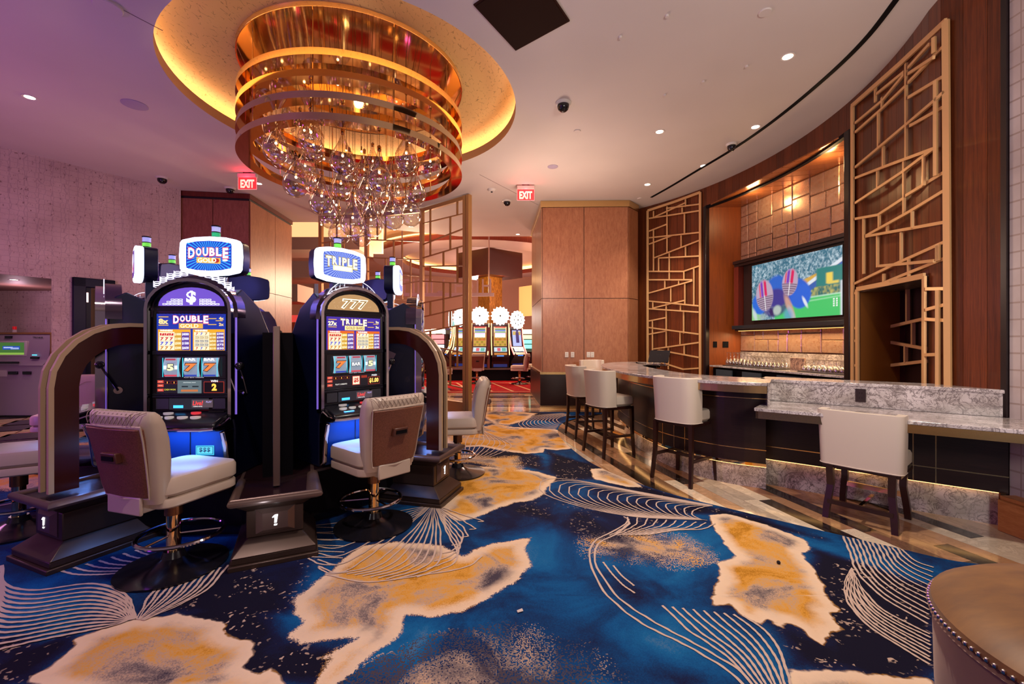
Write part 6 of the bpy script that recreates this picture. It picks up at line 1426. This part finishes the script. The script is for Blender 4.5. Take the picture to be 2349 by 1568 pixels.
# ---------------------------------------------------------------- gaming hall beyond
M_red = mat('red_carpet', '#9c0f18', .9, spec=.1); t = NT(M_red); t.col(t.ramp(t.noise(t.coord(), 9, 4), [(.3, '#7c0a16'), (.7, '#a8161c')]))
hc = struct(MB().box(-12, 9.7, 12.45, 29.4, -.010, .006).build('hall_carpet', M_red), 'red hall carpet with cream lines')
mb = MB()
for i in range(-16, 24):
    x0 = i*.62; mb.add([(x0, 12.75, .009), (x0 + .07, 12.75, .009), (x0 - .75 + .07, 15.4, .009), (x0 - .75, 15.4, .009)], [(0, 1, 2, 3)])
mb.add([(-12, 12.68, .009), (9, 12.68, .009), (9, 12.74, .009), (-12, 12.74, .009)], [(0, 1, 2, 3)]).add([(-12, 15.4, .009), (9, 15.4, .009), (9, 15.46, .009), (-12, 15.46, .009)], [(0, 1, 2, 3)])
mb.build('carpet_line', mat('cream_line', '#c8a078', .9), hc, kind='stuff')
M_hc = mat('hall_plaster', '#d6b8a8', .7)
# hall ceiling with a dropped round cloud
HC = (-1.55, 21.3); HR = 5.0; n = 72
hceil = sgroup('ceiling_hall', 'gaming hall ceiling with a dropped round cloud rimmed in timber')
MB().add([(-14, 11.1, 5.9), (10, 11.1, 5.9), (10, 32, 5.9), (-14, 32, 5.9)], [(0, 1, 2, 3)]).build('hall_ceiling', M_hc, hceil)
rp = lambda r, z: [(HC[0] + r*math.cos(2*math.pi*i/n), HC[1] + r*math.sin(2*math.pi*i/n), z) for i in range(n)]
MB().band(rp(HR, 5.28), rp(HR, 5.52), True).band(rp(HR, 5.52), rp(HR - .1, 5.52), True).build('cloud_rim', M_redwood, hceil)
MB().band(rp(HR, 5.28), rp(HR - 1.3, 5.28), True).build('cloud_underside', mat('silver_cloud', '#b29a96', .35), hceil)
MB().band(rp(HR - 1.3, 5.28), rp(HR - 1.3, 5.5), True).build('inner_rim', M_redwood, hceil)
MB().band(rp(HR - 1.3, 5.66), rp(.01, 5.66), True).build('coffer_top', mat('coffer_silver', '#a8948c', .4), hceil)
MB().band(rp(HR - 1.28, 5.5), rp(HR - 1.1, 5.5), True).band(rp(HR - 1.1, 5.5), rp(HR - 1.1, 5.7), True).build('coffer_cove', mat('hall_cove', (1, .7, .4), .5, emit=(1, .50, .16), es=3.5), hceil)
MB().band(rp(HR + .02, 5.56), rp(HR + .2, 5.56), True).build('rim_cove', mat('hall_cove2', (1, .7, .4), .5, emit=(1, .50, .16), es=3), hceil)
# stepped soffits left of the hall
so = sgroup('ceiling_soffit', 'stepped plaster soffits with amber cove behind the screens')
for x0, x1, y0, y1, z0, z1, m in ((-13, -4.6, 15.4, 15.6, 4.6, 5.9, mat('amber_cove', (1, .7, .4), .6, emit=(1, .58, .26), es=1.0)), (-13, -4.9, 14.0, 15.4, 4.42, 4.82, M_plaster), (-13, -5.9, 13.2, 14.6, 3.40, 3.9, M_plaster), (-13, -6.2, 12.6, 13.6, 2.62, 3.12, M_plaster)):
    MB().box(x0, x1, y0, y1, z0, z1).build('soffit', m, so)
struct(MB().box(-13, 10, 29.5, 29.8, 0, 5.9).build('wall_back', mat('hall_wall', '#c39a88', .7)), 'far wall of the gaming hall')
struct(MB().box(-13.9, -13.6, 11.2, 30, 0, 5.9).build('wall_hall_side', mat('hall_wall', '#c39a88', .7)))
struct(MB().box(9.8, 10, 11.5, 30, 0, 5.9).build('wall_hall_side', mat('hall_wall', '#c39a88', .7)))
# curved bulkhead at right of the hall
cb = sgroup('wall_bulkhead', 'curved plaster bulkhead with amber light behind the hall column')
P = [(x, y, 0) for x, y in ((.4, 25), (1.6, 23.5), (2.2, 21.5), (2.4, 19))]; cp = cr(P, 6)
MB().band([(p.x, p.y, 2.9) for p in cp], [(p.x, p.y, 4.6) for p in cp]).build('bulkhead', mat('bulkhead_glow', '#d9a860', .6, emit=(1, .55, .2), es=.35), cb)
# faceted hall column and its timber canopy
hcol = sgroup('column_hall', 'burnished hall column under a dark timber canopy'); CX, CY = -.95, 18.9
M_burn = mat('burnished_column', '#7a4c20', .3, .5); t = NT(M_burn); t.col(t.ramp(t.noise(t.map(t.coord(), (3, 3, .7)), 5, 5, .7, 2), [(.3, '#4a2a14'), (.55, '#9a6526'), (.75, '#c8923c')]))
MB().ext([(CX + .52*math.cos(R_(a)), CY + .52*math.sin(R_(a))) for a in (0, 90, 180, 270)], 0, 5.2).build('column_shaft', M_burn, hcol)
MB().ext([(CX + 1.40*math.cos(R_(a)), CY + 1.15*math.sin(R_(a))) for a in (0, 90, 180, 270)], 4.22, 5.3).build('timber_canopy', mat('canopy_wood', '#3a0f0a', .4), hcol)
lamp('POINT', 'canopy_light', (CX + .55, CY - .7, 4.05), 16, (1, .6, .25), .08); lamp('POINT', 'canopy_light', (CX - .55, CY - .7, 4.05), 16, (1, .6, .25), .08)
# far bank of machines
bk = thing('slot_bank_base', 'black base of the far slot bank on the red carpet', 'base', (-.55, 16.2, 0))
MB().box(-2.2, 2.4, .1, 1.2, .0, .42).build('base_body', M_blackm, bk); MB().box(-2.22, 2.42, .02, 1.2, .42, .47).build('base_rail', M_rail, bk)
def far_slot(label, px, Y, rz, tall, kind, w=.62, group=None):
    x = (px - 1174.5)/1000*Y; m = thing('tall_slot_machine', label, 'slot machine', (x, Y, .47), R_(rz))
    prof_ = [(.0, 0), (-.05, .25), (-.22, .42), (-.20, .50), (-.02, .80), (.06, 1.2), (.08, tall - .35), (.12, tall - .3), (.6, tall - .4), (.6, 0)]
    MB().ext(prof_, -w/2, w/2, 'x').build('cabinet', mat('far_cabinet', '#30141c', .3), m)
    eg = mat('edge_neon' + kind, (1, .7, .4), .5, emit=(1, .50, .16) if kind != 'r' else (1, .12, .12), es=3.2)
    for s_ in (-1, 1):
        MB().sect([(s_*w/2, p[0] - .01, p[1]) for p in prof_[3:8]], rect(.035, .03), up=(1, 0, 0)).build('edge_light', eg, m)
    ar = Art(); zt = tall - .42; y0 = -.005
    def q(x0, x1, z0, z1, c, s_, k=0):
        yl = lambda z: float(np.interp(z, [.5, .8, 1.2, 3], [-.21, -.03, .05, .06])) - .008 - k*.022
        ar.c(c, s_).add([(x0, yl(z0), z0), (x1, yl(z0), z0), (x1, yl(z1), z1), (x0, yl(z1), z1)], [(0, 1, 2, 3)])
    if kind == 'g':
        q(-.25, .25, .82, zt, '#c88850', .9); q(-.23, .23, 1.25, zt - .02, '#e8c8a0', 1.1, 1)
        for i, (c, a_, b_) in enumerate((('#c03828', .95, 1.0), ('#2a6a50', .82, .86), ('#3a6ac0', .72, .77), ('#5a9a40', .62, .66), ('#d8b8e0', .52, .60), ('#f4e8d8', .30, .50), ('#c04828', .12, .20))): q(-.20, .20, 1.0 + (zt - 1.0)*a_ - .02, 1.0 + (zt - 1.0)*b_, c, 1.1, 2)
        for i in range(5):
            for j in range(4): q(-.22 + i*.09, -.145 + i*.09, .84 + j*.10, .92 + j*.10, ('#a08a28', '#c8a838')[(i + j) % 2], .8, 2)
    else:
        q(-.22, .22, .82, zt, '#a8b0e0', 1.1); q(-.2, .2, zt - .18, zt - .04, '#c8a860', 1, 1); q(-.08, .08, .95, 1.35, '#4a3a78', .7, 2); q(-.05, .05, 1.35, 1.5, '#584a88', .7, 2)
    q(-.24, .24, .62, .78, '#b8c8d0', 1.1, 1); q(-.12, .0, .64, .76, '#c85868', 1, 2); q(.05, .2, .64, .76, '#58a898', 1, 2); q(-.24, .24, .50, .58, '#c07838', .9, 1)
    ar.build('screens', m)
    ta = Art(); zc = tall - .02; R0 = .33
    n2 = 32; pts2 = []
    for i in range(n2): rr = R0*(.92 if i % 2 else 1.10); a = 2*math.pi*i/n2; pts2.append((rr*math.cos(a), zc + rr*math.sin(a)))
    MB().ext(pts2, -.06, .02, 'y').build('sunburst_topper', mat('sunburst_lit', (1, 1, 1), .4, emit=(1, .93, .85), es=2.4), m)
    ta.c('#3a3a3a', .2).add([(.035*math.cos(a), -.062, zc + .035*math.sin(a)) for a in np.linspace(0, 6.28, 10, endpoint=False)], [tuple(range(10))])
    if kind == 'r':
        for i in range(8): a = 2*math.pi*i/8; cx_, cz_ = .19*math.cos(a), zc + .19*math.sin(a); quad(ta.c('#2a2a2a', .2), cx_ - .02, cx_ + .02, cz_ - .03, cz_ + .03, -.062)
    ta.build('wheel_face', m)
    MB().box(-.26, .26, -.03, .03, .04, .40).build('lower_door', mat('blue_door_far', '#1a2a60', .4, emit='#1a3aa0', es=.25), m); ar = Art(); quad(ar.c('#4080ff', 1.8), -.1, .1, .30, .33, -.035); quad(ar.c('#4080ff', 1.8), -.14, .12, .45, .48, -.225); ar.build('blue_lights', m)
    return m
far_slot('tall lit slot machine with a sunburst topper just beside the brass post', 1101, 16.4, -6, 1.98, 'g', .66)
far_slot('tall lit slot machine with a sunburst topper in the centre of the passage view', 1147.5, 16.4, 6, 1.98, 'g', .66)
far_slot('tall red-edged slot machine with a numbered wheel topper', 1186, 16.9, 40, 1.85, 'r', .66)
far_slot('tall lit slot machine behind the brass screen with a round topper', 1057, 16.9, -30, 1.95, 'g', .66)
far_slot('tall lit slot machine seen edge-on behind the brass screen', 1034, 18.4, -75, 1.95, 'g', .66)
MB().box(-.05, .05, -.1, .9, .47, 2.0).build('bank_divider', M_redwood, bk, loc=(-.32, .12, 0))
slot_chair('far slot chair with a dark handle slot on its brown back', -1.22, 15.2, R_(8)); slot_chair('far slot chair turned sideways on the red carpet', .26, 15.0, R_(80)); slot_chair('far slot chair partly behind the maple column', .80, 15.8, R_(75)); slot_chair('far slot chair behind the lattice of the brass screen', -2.15, 13.3, -R_(60))
# teal sign and distant machines behind the screens
ts_ = thing('neon_sign', 'small teal art-deco neon sign behind the brass screen', 'neon sign', (-2.75, 20, 0)); MB().box(-.3, .3, 0, .1, 1.55, 2.1).build('sign_box', M_black, ts_)
mb = MB()
for i in range(6): mb.box(-.38, -.32, -.02, .0, 1.55 + i*.1, 1.61 + i*.1)
for i in range(4): mb.box(-.1 + i*.08, -.06 + i*.08, -.02, 0, 2.12, 2.5 - abs(i - 1.5)*.12); mb.box(-.1 + i*.08, -.06 + i*.08, -.02, 0, 1.25 + abs(i - 1.5)*.05, 1.52)
mb.build('neon_bars', mat('teal_neon', (.1, .8, .8), .4, emit=(.1, .85, .75), es=2.2), ts_); MB().box(-.05, .05, .02, .08, 0, 1.55).build('sign_post', M_blackm, ts_)
rg = random.Random(4); lbs = ['small lit slot machine behind the screens next to the teal sign', 'small lit slot machine behind the screens under the round coffer', 'small lit slot machine behind the screens close to the arch', 'small lit slot machine at the end of the passage behind the column']
for i, (px, Y) in enumerate(((1005, 19), (985, 20), (1030, 21), (1212, 20))):
    x = (px - 1174.5)/1000*Y; m = thing('distant_slot_machine', lbs[i], 'slot machine', (x, Y, 0), R_(rg.uniform(-20, 20)))
    MB().ext([(0, .0), (-.1, .9), (-.2, 1.0), (.05, 1.2), (.1, 1.8), (.5, 1.8), (.5, 0)], -.33, .33, 'x').build('cabinet', M_black, m); ar = Art()
    for j in range(3): quad(ar.c(rg.choice(['#e8f0ff', '#ffd8a0', '#80e0c0', '#ff8080']), 1.6), -.28, .28, 1.15 + j*.22, 1.33 + j*.22, -.02 - .0*j)
    ar.build('lit_glass', m); MB().box(-.3, .3, -.03, .03, 1.82, 2.02).build('lit_topper', mat('far_topper%d' % i, (1, 1, 1), .5, emit=[(1, .7, .4), (1, .5, .4), (.6, .9, 1), (.4, 1, .5)][i], es=1.8), m)
# red lounge glimpse behind the timber column
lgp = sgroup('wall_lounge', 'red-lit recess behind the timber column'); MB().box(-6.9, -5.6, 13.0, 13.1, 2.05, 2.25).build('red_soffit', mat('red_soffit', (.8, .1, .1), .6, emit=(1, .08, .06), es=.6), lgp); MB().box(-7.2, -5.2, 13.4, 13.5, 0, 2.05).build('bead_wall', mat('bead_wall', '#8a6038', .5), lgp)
mb = MB(); ls = thing('lit_sign', 'tilted red illuminated sign behind the timber column', 'sign', (-6.0, 12.7, 1.62)); MB().box(-.28, .22, 0, .05, -.18, .22).build('sign_box', mat('sign_red', (.5, .02, .02), .4, emit=(.85, .03, .05), es=.9), ls); put_text(mb, 'Live!', -.02, .02, .38, .2, -.006, .03, .2); mb.build('lettering', mat('sign_white', (1, 1, 1), .4, emit=(1, .9, .9), es=1.4), ls); MB().box(-.02, .02, .01, .04, -1.62, -.18).build('sign_post', M_blackm, ls)
# hanging hall sign seen from behind
hs_ = thing('hanging_sign', 'long pink metal sign of open reversed letters hung in the hall', 'sign', (-1.75, 12.9, 0)); M_sg = mat('rose_metal', '#d8ac9c', .35, .2)
MB().box(-1.65, 1.22, -.03, .03, 2.80, 2.90).build('sign_beam', M_sg, hs_)
for x in (-1.5, 1.07): MB().tube([(x, 0, 2.8), (x, 0, 5.9)], .018, 8).build('hanger', M_sg, hs_)
word = 'HIGH LIMIT'; 
for i, chh in enumerate(word):
    if chh == ' ': continue
    mb = MB(); v_, f_, sz = text_geo(chh, .0); k = .40/max(sz[1], 1e-6); X = 1.0 - i*.27
    vs = [(X - p[0]*k*.8, y_, 3.11 + p[1]*k) for y_ in (-.03, .03) for p in v_]; nV = len(v_)
    mb.add(vs, [tuple(q for q in f) for f in f_] + [tuple(q + nV for q in reversed(f)) for f in f_])
    mb.build('sign_letter', M_sg, hs_)
# pendant light tube hall wires
